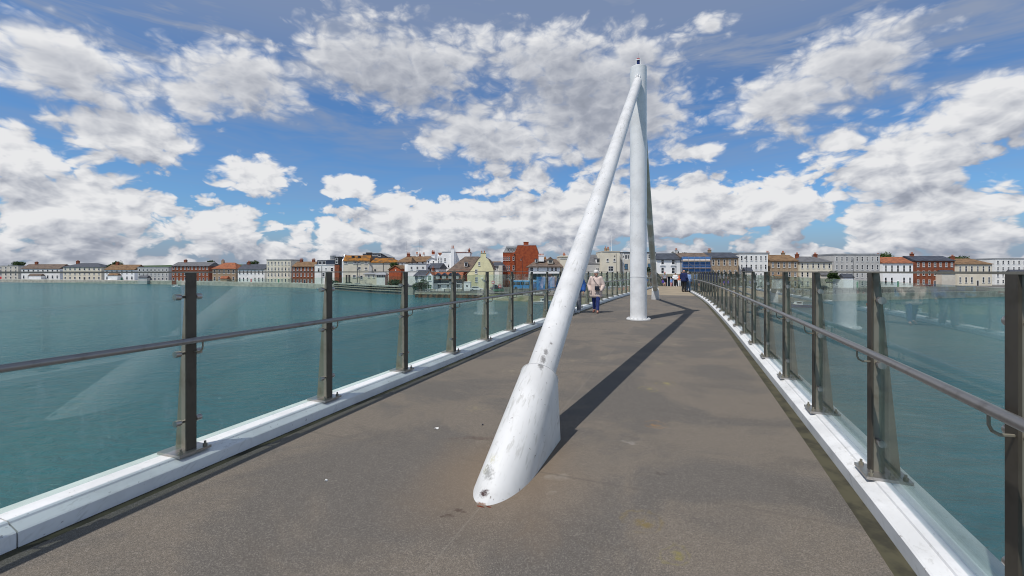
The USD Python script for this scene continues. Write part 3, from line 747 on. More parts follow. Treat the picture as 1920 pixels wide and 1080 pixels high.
    def parapet(self, x0, x1, ytop, mat, depth, h=.35):
        z = self.Z(ytop); a, b = self.X(x0), self.X(x1)
        self.part('parapet', MB().box(a - .12, b + .12, -.12, .25, z + .002, z + h).box(a - .12, a + .2, .252, depth, z + .002, z + h).box(b - .2, b + .12, .252, depth, z + .002, z + h), mat)
        self.part('flat_roof', MB().box(a + .201, b - .201, .253, depth, z + .002, z + .06), 'lead')


# far left: modern block, stair core, tank
h = House('apartment_block', 'modern white block with a dark blue top storey set back, beside the lichen roofed flats', 'building', 590, 628, 200)
h.block(590, 628, 497, 12, 'white_plaster'); h.block(592, 627, 487.5, 9, 'navy_paint', 'top_storey', y0=1.5, ybot=496.9); h.part('roof_edge', MB().box(h.X(590), h.X(628), -.15, .1, h.Z(497) + .003, h.Z(496.2)), 'frame_white')
for a, b, c, d in ((620.5, 624.5, 502.5, 508.5), (610, 612.5, 502.5, 505), (604.5, 608.5, 512, 518.5), (596, 599, 503, 509)): h.window(a, b, c, d)
h.window(603, 608, 489.5, 495.5, depth=1.5, bars=0); h.window(595, 600, 489.5, 495.5, depth=1.5, bars=0)
h.part('downpipe', MB().cyl((h.X(603.3), -.12, -1), (h.X(603.3), -.12, h.Z(499)), .08, n=6), 'black_metal')
h = House('stair_tower', 'dark stair tower with brown brick base between the white block and the lichen roofed flats', 'building', 627, 635.5, 196)
h.block(627, 635.5, 497, 9, 'brown_brick'); h.block(627.2, 635.3, 481.5, 8.5, 'dark_cladding', 'upper_wall', y0=.2, ybot=496.9); h.part('roof_cap', MB().box(h.X(626.8), h.X(635.8), 0, 9, h.Z(481.5) + .003, h.Z(480.7)), 'lead')
for y in (484, 490): h.window(629.5, 633, y, y + 4, depth=.2, bars=0)
q = far(624.5, 215); t = thing('roof_tank', 'round grey metal tank above the roofs at far left', 'tank', (q[0], q[1], LAND_Z))
z0 = EYE + (509 - 487) * 215 / 810 - LAND_Z; z1 = EYE + (509 - 480) * 215 / 810 - LAND_Z
obj('drum', rod([0, 0, z0], [0, 0, z1], 1.35, n=20), 'galvanised', t, smooth=40); obj('lid', MB().cyl((0, 0, z1), (0, 0, z1 + .15), 1.42, n=20), 'lead', t)
obj('plant_room', MB().box(-2.2, 2.2, -1.6, 1.6, -1, z0 - .01), 'grey_plaster', t)

# lichen-roofed flats
h = House('apartment_block', 'cream flats under a steep orange lichen covered roof with dark balconies in the gable end', 'building', 645, 691, 184, 10)
D_ = 11.0
w = h.X(645); zr, ze = h.Z(478), h.Z(489.5)
h.part('wall', prism_xz([(h.X(645), -1.5), (h.X(691), -1.5), (h.X(691), ze), (h.X(645), ze)], 0, D_), 'cream_plaster')
a = h.X(645)
gable = trimesh.convex.convex_hull(np.array([(x, y, z) for x in (a - .5, a - .003) for y, z in ((0, -1.5), (D_, -1.5), (D_, ze), (D_ - 4.2, zr + .4), (4.2, zr + .4), (0, ze))]))
h.part('gable_end', gable, 'bright_plaster')
h.part('roof', hull_of([(x, y, z) for x in (a, h.X(692)) for y, z in ((-.4, ze - .1), (D_ + .4, ze - .1), (D_ / 2 - 1.2, zr), (D_ / 2 + 1.2, zr), (-.4, ze + .15), (D_ + .4, ze + .15))]), 'lichen_roof')
for z in (4.6, 7.8, 10.8):
    bal = h.part('balcony', MB().box(a - 1.5, a - .502, 1.2, 4.6, z - .15, z), 'dark_cladding'); h.part('railing', MB().box(a - 1.5, a - 1.45, 1.2, 4.6, z + .001, z + 1.0).box(a - 1.449, a - .503, 1.2, 1.25, z + .001, z + 1.0), 'black_metal', bal)
    h.part('balcony_door', MB().box(a - .53, a - .45, 1.3, 4.4, z + .002, z + 2.1), 'pane')
for x0, x1, y0, y1 in ((647.2, 651.8, 490.6, 494.4), (663, 668, 490.6, 494.4), (671, 675.3, 490.6, 494.4), (682.8, 687.5, 490.6, 494.4), (671, 675.5, 501, 504.5), (683, 687.3, 501.5, 505), (662, 667, 516, 520.5), (671, 673.5, 517, 519), (675, 679, 517, 523)): h.window(x0, x1, y0, y1, bars=2 if y0 < 500 else 1)
for x0, x1 in ((649.5, 652.5), (654, 657.5)): h.part('archway', MB().box(h.X(x0), h.X(x1), -.02, .05, 0, h.Z(515.5)), 'dark_cladding')
h.part('downpipe', MB().cyl((h.X(669.6), -.1, 0), (h.X(669.6), -.1, ze), .09, n=6), 'black_metal')
for x in (660, 671): h.dormer(x - 1.6, x + 1.6, 480, 484, 1.6, 3, 'slate', 'slate')
h = House('apartment_block', 'cream wing with a round porthole window and lichen roof, right of the balcony flats', 'building', 692, 737, 186, 3)
h.block(692, 737, 491.5, 9, 'pale_plaster'); h.gable(697, 746, 491.2, 483, 9, 'lichen_roof', hip=(.05, .3))
p = h.part('porthole', MB().cyl((h.X(703.5), -.08, h.Z(506.3)), (h.X(703.5), .05, h.Z(506.3)), .42, n=20), 'frame_dark'); h.part('pane', MB().cyl((h.X(703.5), -.10, h.Z(506.3)), (h.X(703.5), -.081, h.Z(506.3)), .33, n=20), 'pane', p)
h.part('downpipe', MB().cyl((h.X(718.5), -.1, 0), (h.X(718.5), -.1, h.Z(492.5)), .09, n=6), 'black_metal'); h.part('buttress', prism_xz([(h.X(689), -1.5), (h.X(698.5), -1.5), (h.X(698.5), h.Z(503)), (h.X(694), h.Z(496))], -1.2, -.01), 'grey_plaster')
h = House('stair_tower', 'dark brown square tower with a round white dish on its face', 'tower', 687, 697, 200, 16)
h.block(687, 697, 473.6, 6.0, 'dark_cladding'); h.part('roof_cap', MB().box(h.X(686.8), h.X(697.2), -.1, 6.1, h.Z(473.6) + .003, h.Z(473.1)), 'lead'); h.part('side_cladding', MB().box(h.X(687) - .09, h.X(687) - .003, .1, 5.9, -1, h.Z(474)), 'lead')
dish = thing('satellite_dish', 'round white dish on the dark brown tower', 'dish', (*far(693.8, 197.4), EYE + (509 - 485.4) * 197.4 / 810))
prof = [(0, .10), (.5, .06), (.85, -.08), (.87, -.06), (.5, .09), (0, .13)]
dm = trimesh.creation.revolve(np.array(prof)[::-1], sections=24); dm.apply_transform(trimesh.transformations.rotation_matrix(math.radians(90), [1, 0, 0])); dm.apply_translation([0, -.4, 0])
obj('reflector', dm, 'canvas_white', dish, smooth=40); obj('arm', MB().cyl((0, -.4, -.3), (0, -1.0, .05), .035, n=6), 'galvanised', dish); obj('bracket', MB().cyl((0, -.3, 0), (0, 1.4, 0), .08, n=6), 'galvanised', dish)
h = House('office_roof', 'long dark grey building with a sloping end behind the lichen roofs', 'building', 680, 728, 216)
h.profile([(680, None), (728, None), (728, 482.5), (715, 475.5), (680, 475.5)], 12, 'slate'); h.slab([(697, 475.3), (715, 475.3), (728, 482.3)], -.3, 12.3, 'lead', .2); h.window(699, 707, 477, 479.5, bars=0); h.window(709, 714, 477, 480, bars=0)

# brick gable house and conservatory
h = House('brick_house', 'small red brown brick house with its gable towards the water and a brown roof', 'house', 728, 753, 158, -16)
h.profile([(728, None), (752.5, None), (752.5, 504.5), (741.5, 498.3), (728, 506)], 15, 'brick'); h.slab([(726.5, 506.9), (741.5, 498), (753.6, 505)], -.25, 15, 'brown_roof', .25)
h.part('round_vent', MB().cyl((h.X(742), -.06, h.Z(506.5)), (h.X(742), .05, h.Z(506.5)), .22, n=14), 'frame_white')
c = House('conservatory', 'white framed conservatory beside the brick gable house', 'conservatory', 706, 722, 160)
c.block(706, 722, 520.5, 4, 'white_plaster', ybot=None); c.gable(705.5, 722.5, 514, 509.5, 4, 'lead', hip=(.2, .2))
for k in range(5): c.window(706.8 + 3.1 * k, 709.3 + 3.1 * k, 514.8, 520, bars=0, sill=False, depth=.02)
c.block(706.2, 721.8, 513.9, 3.8, 'frame_white', 'upper_frame', y0=.1, ybot=520.4)
h = House('long_low_house', 'low cream range with a white roof line in front of the porthole wing', 'building', 684, 706, 170)
h.block(684, 706, 513.5, 5, 'cream_plaster'); h.gable(682, 707, 513.3, 511.5, 5, 'lead'); h.window(690, 693, 516.5, 520); h.window(699, 702, 516.5, 520)

# brown roofs and chimneys behind the white block
h = House('terraced_house', 'white house under a wide brown tiled roof with four chimneys behind the flat white block', 'house', 760, 800, 178)
h.block(760, 800, 489.5, 10, 'white_plaster'); h.gable(757, 806, 489.5, 479.5, 10, 'brown_roof')
h.chimney(759, 764.5, 476.3, 482, 'brown_brick', y0=3.5, pots=3); h.chimney(775, 778.5, 475.6, 481, 'white_plaster', y0=4.6, pots=3); h.chimney(781, 784, 476.8, 481, 'brown_brick', y0=4.6, pots=1); h.chimney(788, 791.5, 476, 481, 'white_plaster', y0=4.6, pots=2)
for x in (763, 771, 780.5, 791): h.window(x, x + 3.2, 491.5, 496)
h = House('terraced_house', 'white rendered house with a hipped tan roof left of the flat white block', 'house', 745, 759, 165)
h.block(745, 759, 490.5, 9, 'white_plaster'); h.gable(744, 770, 490.2, 481, 9, 'brown_roof', hip=(.45, .1)); h.window(747, 748.6, 493, 501); h.window(753, 755, 493, 498)
h = House('flat_roofed_house', 'long plain white flat roofed house with a rounded corner above the slate cottages', 'building', 754, 799, 155)
h.block(757 + 1.6 / h.k, 799, 495.5, 9, 'white_plaster'); h.part('corner', rod([h.X(757) + 1.6, 1.6, -1], [h.X(757) + 1.6, 1.6, h.Z(495.5)], 1.6, n=32), 'bright_plaster', smooth=40); h.parapet(766, 799, 495.5, 'lead', 9, .2)
h.window(792, 794, 500.5, 502, bars=0, frame='frame_dark'); h.window(770, 773, 500, 505); h.window(781, 784, 500, 505)
h = House('white_house', 'white house with a steep dark slate roof in front of the white townhouse', 'house', 802, 823, 158, -14)
h.block(802, 823, 502, 7, 'bright_plaster'); h.gable(799.5, 824.5, 502, 493, 7, 'slate'); h.chimney(812, 815.5, 503.5, 508, 'brown_brick', y0=-1.2, pots=1); h.window(805, 808, 504, 509)
h.part('gable_end', prism_xz([(h.X(798), -1.5), (h.X(802), -1.5), (h.X(802), h.Z(494.5)), (h.X(798), h.Z(499))], .2, 6.8), 'bright_plaster')
h = House('white_house', 'gabled white house with a dark red chimney stack behind the slate roof', 'house', 800, 819, 172)
h.profile([(800, None), (819, None), (819, 487), (809, 483.5), (800, 489)], 9, 'bright_plaster'); h.slab([(799, 489.6), (809, 483.2), (820, 487.2)], -.3, 9, 'lead', .18)
h.chimney(808.5, 814.5, 478, 486, 'bright_plaster', y0=.5, pots=0); h.chimney(809, 814, 472.6, 477.4, 'brick', y0=.55, pots=2)
for x in (802.5, 811.5): h.window(x, x + 2.2, 489.5, 493.5)
h = House('slate_cottage', 'low cottage with a dark slate roof and white windows facing the water', 'house', 777, 801, 146)
h.block(783, 801, 516, 7, 'bright_plaster'); h.gable(777, 801, 516.2, 506, 7, 'slate', hip=(.2, .1)); h.block(777, 783, 517, 4, 'bright_plaster', 'porch', y0=.8)
for x in (778.2, 780.7): h.window(x, x + 1.5, 519, 526, depth=.8, bars=0)
for x in (790.5, 793.5): h.window(x, x + 1.9, 518.5, 525)

# the waterside pub
h = House('waterside_pub', 'white waterside pub with a navy upper storey and orange brown tiled roof', 'pub', 812, 866, 138)
h.block(812, 866, 532, 9, 'bright_plaster'); h.block(811.6, 866, 521, 9, 'navy_paint', 'upper_storey', y0=-.25, ybot=531.95); h.gable(806, 866, 521.2, 509.6, 9, 'clay_roof', y0=-.25, over=.5)
for k, x in enumerate((817.5, 829, 841, 853)):
    d = h.dormer(x, x + 8.5, 516.2, 522.5, -.7, 3, 'navy_paint', 'navy_paint', True)
    for j in (0, 1): h.window(x + 1.0 + 3.6 * j, x + 3.8 + 3.6 * j, 518.4, 522.6, depth=-.72, bars=2, sill=False)
h.part('awning_trim', MB().box(h.X(812), h.X(866), -.55, -.27, h.Z(532.1), h.Z(531.2)), 'frame_white')
h.window(820.8, 826.6, 534, 539.6, 'pane', bars=2); h.window(856, 862, 533, 539.6, 'pane', bars=2); h.window(838, 842, 534, 539.6, 'pane', bars=2)
h.part('bench_wall', MB().box(h.X(812), h.X(866), -3.4, -3.2, 0, .5), 'white_plaster')
h = House('pub_wing', 'narrow white gable with green upper and lower windows at the left end of the pub', 'house', 800, 811.5, 136)
h.profile([(800, None), (811.5, None), (811.5, 516), (806, 509.6), (800, 516)], 9, 'bright_plaster'); h.slab([(799.4, 516.5), (806, 509.4), (812, 516.3)], -.25, 9, 'clay_roof', .2)
h.window(803, 808, 516.5, 525.5, 'pane_green', bars=2); h.window(802.5, 808.5, 534, 541, 'pane_green', bars=2)
h = House('pub_store', 'small white flat roofed store with a round sign against the yellow house', 'outbuilding', 869.5, 881.5, 134)
h.block(869.5, 881.5, 529.5, 4, 'bright_plaster'); h.part('roof_edge', MB().box(h.X(869.2), h.X(881.8), -.1, 4.1, h.Z(529.5) + .002, h.Z(529.5) + .15), 'frame_white'); h.part('round_sign', MB().cyl((h.X(875.5), -.06, h.Z(536)), (h.X(875.5), .02, h.Z(536)), .28, n=16), 'frame_dark')

# tall white townhouse
h = House('white_townhouse', 'tall bright white townhouse with a slim white chimney shaft and terracotta pots', 'building', 829, 853, 166)
h.block(829, 853, 472.8, 10, 'bright_plaster'); h.parapet(829, 853, 472.8, 'lead', 10, .18); h.window(833.2, 835.6, 484, 490.5); h.window(840, 842, 496, 501); h.window(833.2, 835.6, 498, 504)
h.part('chimney_shaft', MB().box(h.X(846.2), h.X(852), -1.0, -.003, -1, h.Z(466.5)).box(h.X(845.8), h.X(852.4), -1.1, .1, h.Z(466.5) + .002, h.Z(466)), 'bright_plaster')
for x in (848, 850.6): h.part('chimney_pot', MB().cyl((h.X(x), -.5, h.Z(466)), (h.X(x), -.5, h.Z(460.5)), .17, .13, 8), 'terracotta')
h.part('aerial', MB().cyl((h.X(839), 3, h.Z(472)), (h.X(839), 3, h.Z(466)), .03, n=6).cyl((h.X(836.5), 3, h.Z(467)), (h.X(841), 3, h.Z(466.3)), .025, n=6), 'galvanised')
h = House('white_townhouse', 'white wing with small red gable, on the left of the tall white townhouse', 'building', 819.5, 829, 166)
h.block(819.5, 828.97, 480, 10, 'bright_plaster'); h.part('roof', prism_xz([(h.X(820), h.Z(480) + .003), (h.X(828.9), h.Z(480) + .003), (h.X(828.9), h.Z(474)), (h.X(820), h.Z(474))], .5, 9), 'bright_plaster'); h.part('gable_tiles', prism_xz([(h.X(820.3), h.Z(473.6)), (h.X(828.6), h.Z(473.6)), (h.X(824.6), h.Z(479.6))], .3, .496), 'clay_roof')
for y in (483, 490, 500): h.window(821.5, 823, y, y + 5, bars=1); h.window(826, 827.8, y, y + 5, bars=1)
h = House('white_townhouse', 'broad white rear block with a red coping, right of the slim chimney shaft', 'building', 853, 881, 169)
h.block(853, 881, 473.5, 9, 'bright_plaster'); h.parapet(853, 881, 473.5, 'clay_roof', 9, .22); h.chimney(874.5, 877.5, 468, 474, 'bright_plaster', y0=1, pots=0); h.chimney(877.6, 881, 468.5, 480, 'brown_brick', y0=.6, pots=1); h.window(862.5, 864, 487, 490)

# yellow house with the curved gable
h = House('yellow_house', 'pale yellow house with a curved gable, chimney on top and sweeping brown roof', 'house', 876, 925, 140)
prof = [(876, None), (925, None), (925, 505), (922.5, 499), (918.5, 491), (914.5, 486), (911.2, 483.5), (911.2, 474.6), (901.2, 474.6), (901.2, 482.5), (897.5, 486), (893.5, 491.5), (889, 498.5), (884, 505.5), (879, 511), (876, 514)]
h.profile(prof, .5, 'yellow_plaster', 'front_gable')
h.profile([(876.5, None), (924.5, None), (924.5, 505.6), (922, 499.6), (918, 491.6), (911, 484.3), (901, 484.3), (893.5, 492.2), (889, 499.2), (884, 506.2), (876.5, 514)], 12, 'yellow_plaster', 'rear_wall', y0=.502)
h.slab([(872.5, 515.6), (879, 510.4), (884, 505), (889, 497.8), (893.5, 490.8), (897.5, 485.4), (902, 481.6)], .15, 14, 'stone_roof', .22, 'roof'); h.slab([(911, 483.2), (914.8, 485.3), (918.8, 490.5), (923, 498.4), (926.2, 505.5)], .15, 14, 'stone_roof', .22, 'roof')
h.part('coping', MB().box(h.X(900.8), h.X(911.6), -.12, .7, h.Z(474.6) + .003, h.Z(474.0)), 'yellow_plaster')
for x in (903, 908.2): h.part('chimney_pot', MB().cyl((h.X(x), .25, h.Z(474)), (h.X(x), .25, h.Z(470)), .2, .15, 8), 'terracotta')
for a, b, c, d in ((897, 899.9, 491.2, 497.6), (891, 894.8, 505.3, 512), (891.2, 895.4, 520, 528)): h.window(a, b, c, d, bars=2)
for x, y in ((904, 521.5), (879, 527.5)): h.part('lamp', MB().box(h.X(x) - .25, h.X(x) + .25, -.3, 0, h.Z(y) - .2, h.Z(y) + .2), 'frame_white')
h = House('brown_roofed_range', 'long steep brown roof with a white dormer, left of the yellow gable', 'house', 845, 889, 147, 8)
h.block(848, 889, 504.5, 9, 'brick'); h.gable(843, 900, 504.8, 479.6, 12, 'stone_roof', hip=(.52, 0), over=.8); h.dormer(871, 876.5, 492, 499.5, .6, 3, 'bright_plaster', 'lead'); h.window(852, 856, 507, 512)

# low roofs between the yellow house and the brick block
h = House('low_brown_house', 'low house with a dark brown roof between the yellow gable and the brick block', 'house', 919, 936, 185)
h.block(919, 936, 497.5, 8, 'white_plaster'); h.gable(917, 938, 497.5, 489.6, 8, 'brown_roof'); h.window(923, 926, 499, 503)
h = House('low_slate_house', 'low white house with a blue slate roof left of the brick block', 'house', 925, 943, 165)
h.block(925, 943, 497.3, 7, 'white_plaster'); h.gable(923, 945, 497.5, 491.2, 7, 'slate', hip=(.15, .1)); h.block(935.5, 942, 498, 2, 'pale_plaster', 'bay', y0=-2.002)
for x in (927, 931): h.window(x, x + 2.2, 500, 505)

# the brick block
h = House('brick_office', 'tall red brick block with a blank gable wall, grey mansard and rows of white windows', 'building', 943, 1010, 165)
h.profile([(965, None), (1010, None), (1010, 475.5), (1004.8, 460.2), (970.8, 460.2), (965, 473)], 14, 'brick', 'gable_wall')
h.profile([(943, None), (964.98, None), (964.98, 473), (943, 473)], 10, 'brick', 'wing_wall', y0=1.6); h.profile([(942.6, 472.98), (965.4, 472.98), (965.4, 471.9), (942.6, 471.9)], 10.3, 'grey_plaster', 'cornice', y0=1.45)
h.profile([(944, 471.85), (967, 471.85), (970.5, 461.6), (949.5, 461.6)], 9, 'lead', 'mansard', y0=2.2); h.profile([(948.5, 461.55), (971, 461.55), (971, 460.8), (948.5, 460.8)], 9, 'frame_white', 'mansard_cap', y0=2.1)
h.part('wing_corner', prism_xz([(h.X(961), -1.5), (h.X(964.98), -1.5), (h.X(964.98), h.Z(473)), (h.X(961), h.Z(473))], .3, 1.598), 'brick')
h.slab([(965, 473.2), (970.6, 460), (1005, 460), (1010.4, 475.6)], .25, 14.2, 'lead', .16); h.chimney(982, 991.2, 454.2, 460.2, 'brick', y0=1, depth=1.6, pots=0)
for x in (950.5, 956, 961.6): h.dormer(x, x + 4.2, 465.2, 470.9, 1.7, 2, 'frame_white', 'lead')
for y0, y1 in ((481.5, 488.3), (498, 506.5), (515, 523)):
    for x in (943.8, 947.7, 951.0, 954.4): h.window(x, x + 1.6, y0, y1, depth=1.6)
    h.window(959.4 if False else 961.6, 963.9, y0 - .6, y1 - .6, depth=.3)
h.part('downpipe', MB().cyl((h.X(965.4), -.12, 0), (h.X(965.4), -.12, h.Z(476)), .1, n=6), 'black_metal'); h.part('hopper', MB().box(h.X(963.4), h.X(965.2), -.2, -.003, h.Z(478.5), h.Z(476)), 'black_metal')

# hipped slate house with dormers
h = House('slate_roofed_inn', 'white inn under a broad hipped slate roof with gabled dormers and a white chimney', 'building', 993, 1050, 150)
h.block(993, 1050, 498.5, 11, 'bright_plaster'); h.gable(991, 1053, 498.6, 484.5, 11, 'stone_roof', hip=(.32, .12), over=.6); h.chimney(1011, 1020.6, 479.4, 490, 'bright_plaster', depth=1.6, y0=2, pots=4)
h.part('lichen_gable', prism_xz([(h.X(1020), h.Z(488)), (h.X(1028), h.Z(488)), (h.X(1025), h.Z(479.5))], 5.5, 9), 'lichen_roof'); d = h.dormer(1027.6, 1037.6, 486.8, 494, .8, 4, 'pale_plaster', 'stone_roof', True); h.dormer(1004, 1008, 485.5, 492, 1.5, 3, 'white_plaster', 'slate')
for a, b in ((994, 999.5), (1007.5, 1009.5), (1026, 1028.4), (1033.5, 1037), (1040.5, 1044)): h.window(a, b, 501.5, 508)
h.part('fascia', MB().box(h.X(992.5), h.X(1050.5), -.25, -.004, h.Z(499.6), h.Z(498.6)), 'frame_dark'); h.part('shop_front', MB().box(h.X(994), h.X(1049), -.12, -.004, 0, h.Z(513)), 'pane'); h.part('shop_sign', MB().box(h.X(993.5), h.X(1049.5), -.2, -.004, h.Z(512.9), h.Z(509.6)), 'frame_white')
h = House('cream_house', 'tall cream house with a bold cornice, half hidden behind the foreground strut', 'building', 1050, 1098, 152)
h.block(1050, 1098, 481.5, 11, 'cream_plaster'); h.part('cornice', MB().box(h.X(1049.4), h.X(1098.4), -.35, 11, h.Z(481.5) + .003, h.Z(480.2)).box(h.X(1050), h.X(1098), -.1, 10.9, h.Z(480.18), h.Z(479.4)), 'cream_plaster'); h.chimney(1058, 1062, 477.4, 480, 'terracotta', y0=3, pots=2, depth=.8)
h.part('string_course', MB().box(h.X(1050), h.X(1098), -.15, -.003, h.Z(485.2), h.Z(484.5)), 'frame_white')
for a, b, c, d in ((1055, 1059, 503, 508), (1064, 1068, 490, 497), (1082, 1086, 490, 497), (1064, 1068, 503, 510), (1082, 1086, 503, 510)): h.window(a, b, c, d)

# cream and grey houses right of the strut
h = House('grey_house', 'pale grey house with a slate roof and white dormer beside the square cream building', 'building', 1098, 1129, 152)
h.block(1098, 1129, 494, 10, 'grey_plaster'); h.gable(1098, 1130, 494, 476.2, 12, 'grey_slate', y0=.0, over=.1); h.part('stone_gable', prism_xz([(h.X(1098), h.Z(487)), (h.X(1112), h.Z(487)), (h.X(1106), h.Z(475.6)), (h.X(1098), h.Z(475.6))], 6.2, 7), 'pale_brick')
h.dormer(1118, 1126, 485, 493.5, .2, 4, 'frame_white', 'slate'); h.window(1117, 1123.6, 503, 507.5, bars=2)
h = House('cream_house', 'square cream art deco building with small windows and a white flagpole on its flat roof', 'building', 1129, 1162, 148)
h.block(1129, 1162, 471.8, 11, 'cream_plaster'); h.part('coping', MB().box(h.X(1128.5), h.X(1162.5), -.18, 11, h.Z(471.8) + .003, h.Z(470.6)), 'pale_plaster'); h.chimney(1138.5, 1142, 465.2, 470.6, 'pale_brick', y0=4, pots=1, depth=.8); h.chimney(1143, 1147.5, 466, 470.6, 'pale_brick', y0=4, pots=2, depth=.8)
for a, b, c, d in ((1137.4, 1140.8, 485.3, 490), (1150.2, 1153.6, 485.3, 490), (1141, 1149.6, 499.4, 508), (1136, 1139, 512, 520), (1152, 1155, 512, 520)): h.window(a, b, c, d, bars=2 if a == 1141 else 1)
q = far(1146.3, 150); t = thing('flagpole', 'tall white flagpole without a flag on the cream flat roofed building', 'flagpole', (q[0], q[1], EYE + 38.5 * 150 / 810)); obj('pole', MB().cyl((0, 0, -.3), (0, 0, 5.6), .09, .05, 8), 'frame_white', t); obj('finial', MB().ball((0, 0, 5.68), .1), 'frame_white', t)
h = House('mansard_house', 'long pale house with a grey mansard storey behind the mast', 'building', 1162, 1232, 150)
h.block(1162, 1232, 486.8, 11, 'pale_plaster'); h.profile([(1162, 486.7), (1232, 486.7), (1231, 473.4), (1164, 473.4)], 9, 'grey_plaster', 'mansard', y0=.8); h.part('roof_edge', MB().box(h.X(1163), h.X(1231.6), .6, 9.9, h.Z(473.4) + .003, h.Z(472.4)), 'slate')
for a, b, c, d in ((1173, 1177.6, 478.3, 485.2), (1178.6, 1180.6, 478.3, 485.2), (1217, 1220, 477, 484.5)): h.window(a, b, c, d, depth=.8, bars=1)
for a, b, c, d in ((1171.3, 1176.6, 495.2, 504.2), (1215, 1220, 494.6, 501), (1196, 1200, 495, 504)): h.window(a, b, c, d, 'pane_blue', 'frame_dark')
for x in (1166, 1168.5): h.part('downpipe', MB().cyl((h.X(x), -.12, 0), (h.X(x), -.12, h.Z(475)), .12, n=6), 'frame_white')

# white shop house and the scaffolded house
h = House('white_shop', 'white two storey house with a dark slate roof above a tan shop front', 'building', 1232, 1275.5, 148)
h.block(1232, 1275.5, 485.2, 10, 'bright_plaster'); h.gable(1231.5, 1275.5, 485.2, 473.6, 10, 'slate', over=.4); h.chimney(1276, 1279.6, 468.5, 480, 'grey_plaster', y0=4.2, pots=2)
for a, b in ((1240, 1244.6), (1259.8, 1265)):
    for c, d in ((486.6, 495.2), (502.2, 512)):
        h.window(a, b, c, d, bars=1); h.part('hood', MB().box(h.X(a) - .5, h.X(b) + .5, -.25, -.003, h.Z(d) - .55, h.Z(d) - .35), 'frame_white')
h.part('downpipe', MB().cyl((h.X(1267), -.1, h.Z(513)), (h.X(1267), -.1, h.Z(486)), .09, n=6), 'galvanised')
h.part('fascia', MB().box(h.X(1231.6), h.X(1276), -.5, -.003, h.Z(518.4), h.Z(513.4)), 'timber_pale'); h.part('shop_front', MB().box(h.X(1233), h.X(1274.5), -.2, -.003, 0, h.Z(518.6)), 'pane')
for k in range(8): h.part('shop_mullion', MB().box(h.X(1234 + 5.6 * k), h.X(1234.8 + 5.6 * k), -.3, -.201, 0, h.Z(518.7)), 'frame_white')
h = House('scaffolded_house', 'brown roofed house wrapped in blue sheeting and scaffolding', 'building', 1276.5, 1330, 148)
h.block(1276.5, 1330, 482, 10, 'grey_plaster'); h.gable(1276.5, 1331, 482, 473, 10, 'stone_roof', over=.3)
for y0, y1 in ((481.6, 487.9), (488.6, 494.4), (495, 501.9), (502.6, 510)): h.part('sheeting', MB().box(h.X(1276.5), h.X(1330), -.9, -.8, h.Z(y1), h.Z(y0)), 'blue_sheet')
h.part('white_band', MB().box(h.X(1278.5), h.X(1329), -.95, -.901, h.Z(491.4), h.Z(486.2)), 'canvas_white')
for y in (489.2, 502.5): h.part('scaffold_board', MB().box(h.X(1275.5), h.X(1331), -1.7, -.96, h.Z(y) - .12, h.Z(y) + .12), 'scaffold_board')
for x in np.arange(1276.5, 1331, 10.6): h.part('scaffold_pole', MB().cyl((h.X(x), -1.75, 0), (h.X(x), -1.75, h.Z(480.5)), .06, n=6), 'galvanised')
for y in (484.2, 497.2): h.part('scaffold_pole', MB().cyl((h.X(1276), -1.82, h.Z(y)), (h.X(1330.6), -1.82, h.Z(y)), .06, n=6), 'galvanised')
h.part('scaffold_pole', MB().cyl((h.X(1284), -1.9, h.Z(490)), (h.X(1297), -1.9, h.Z(501.6)), .06, n=6), 'galvanised')
h.part('shop_front', MB().box(h.X(1277), h.X(1329), -.2, -.003, 0, h.Z(514)), 'pane')

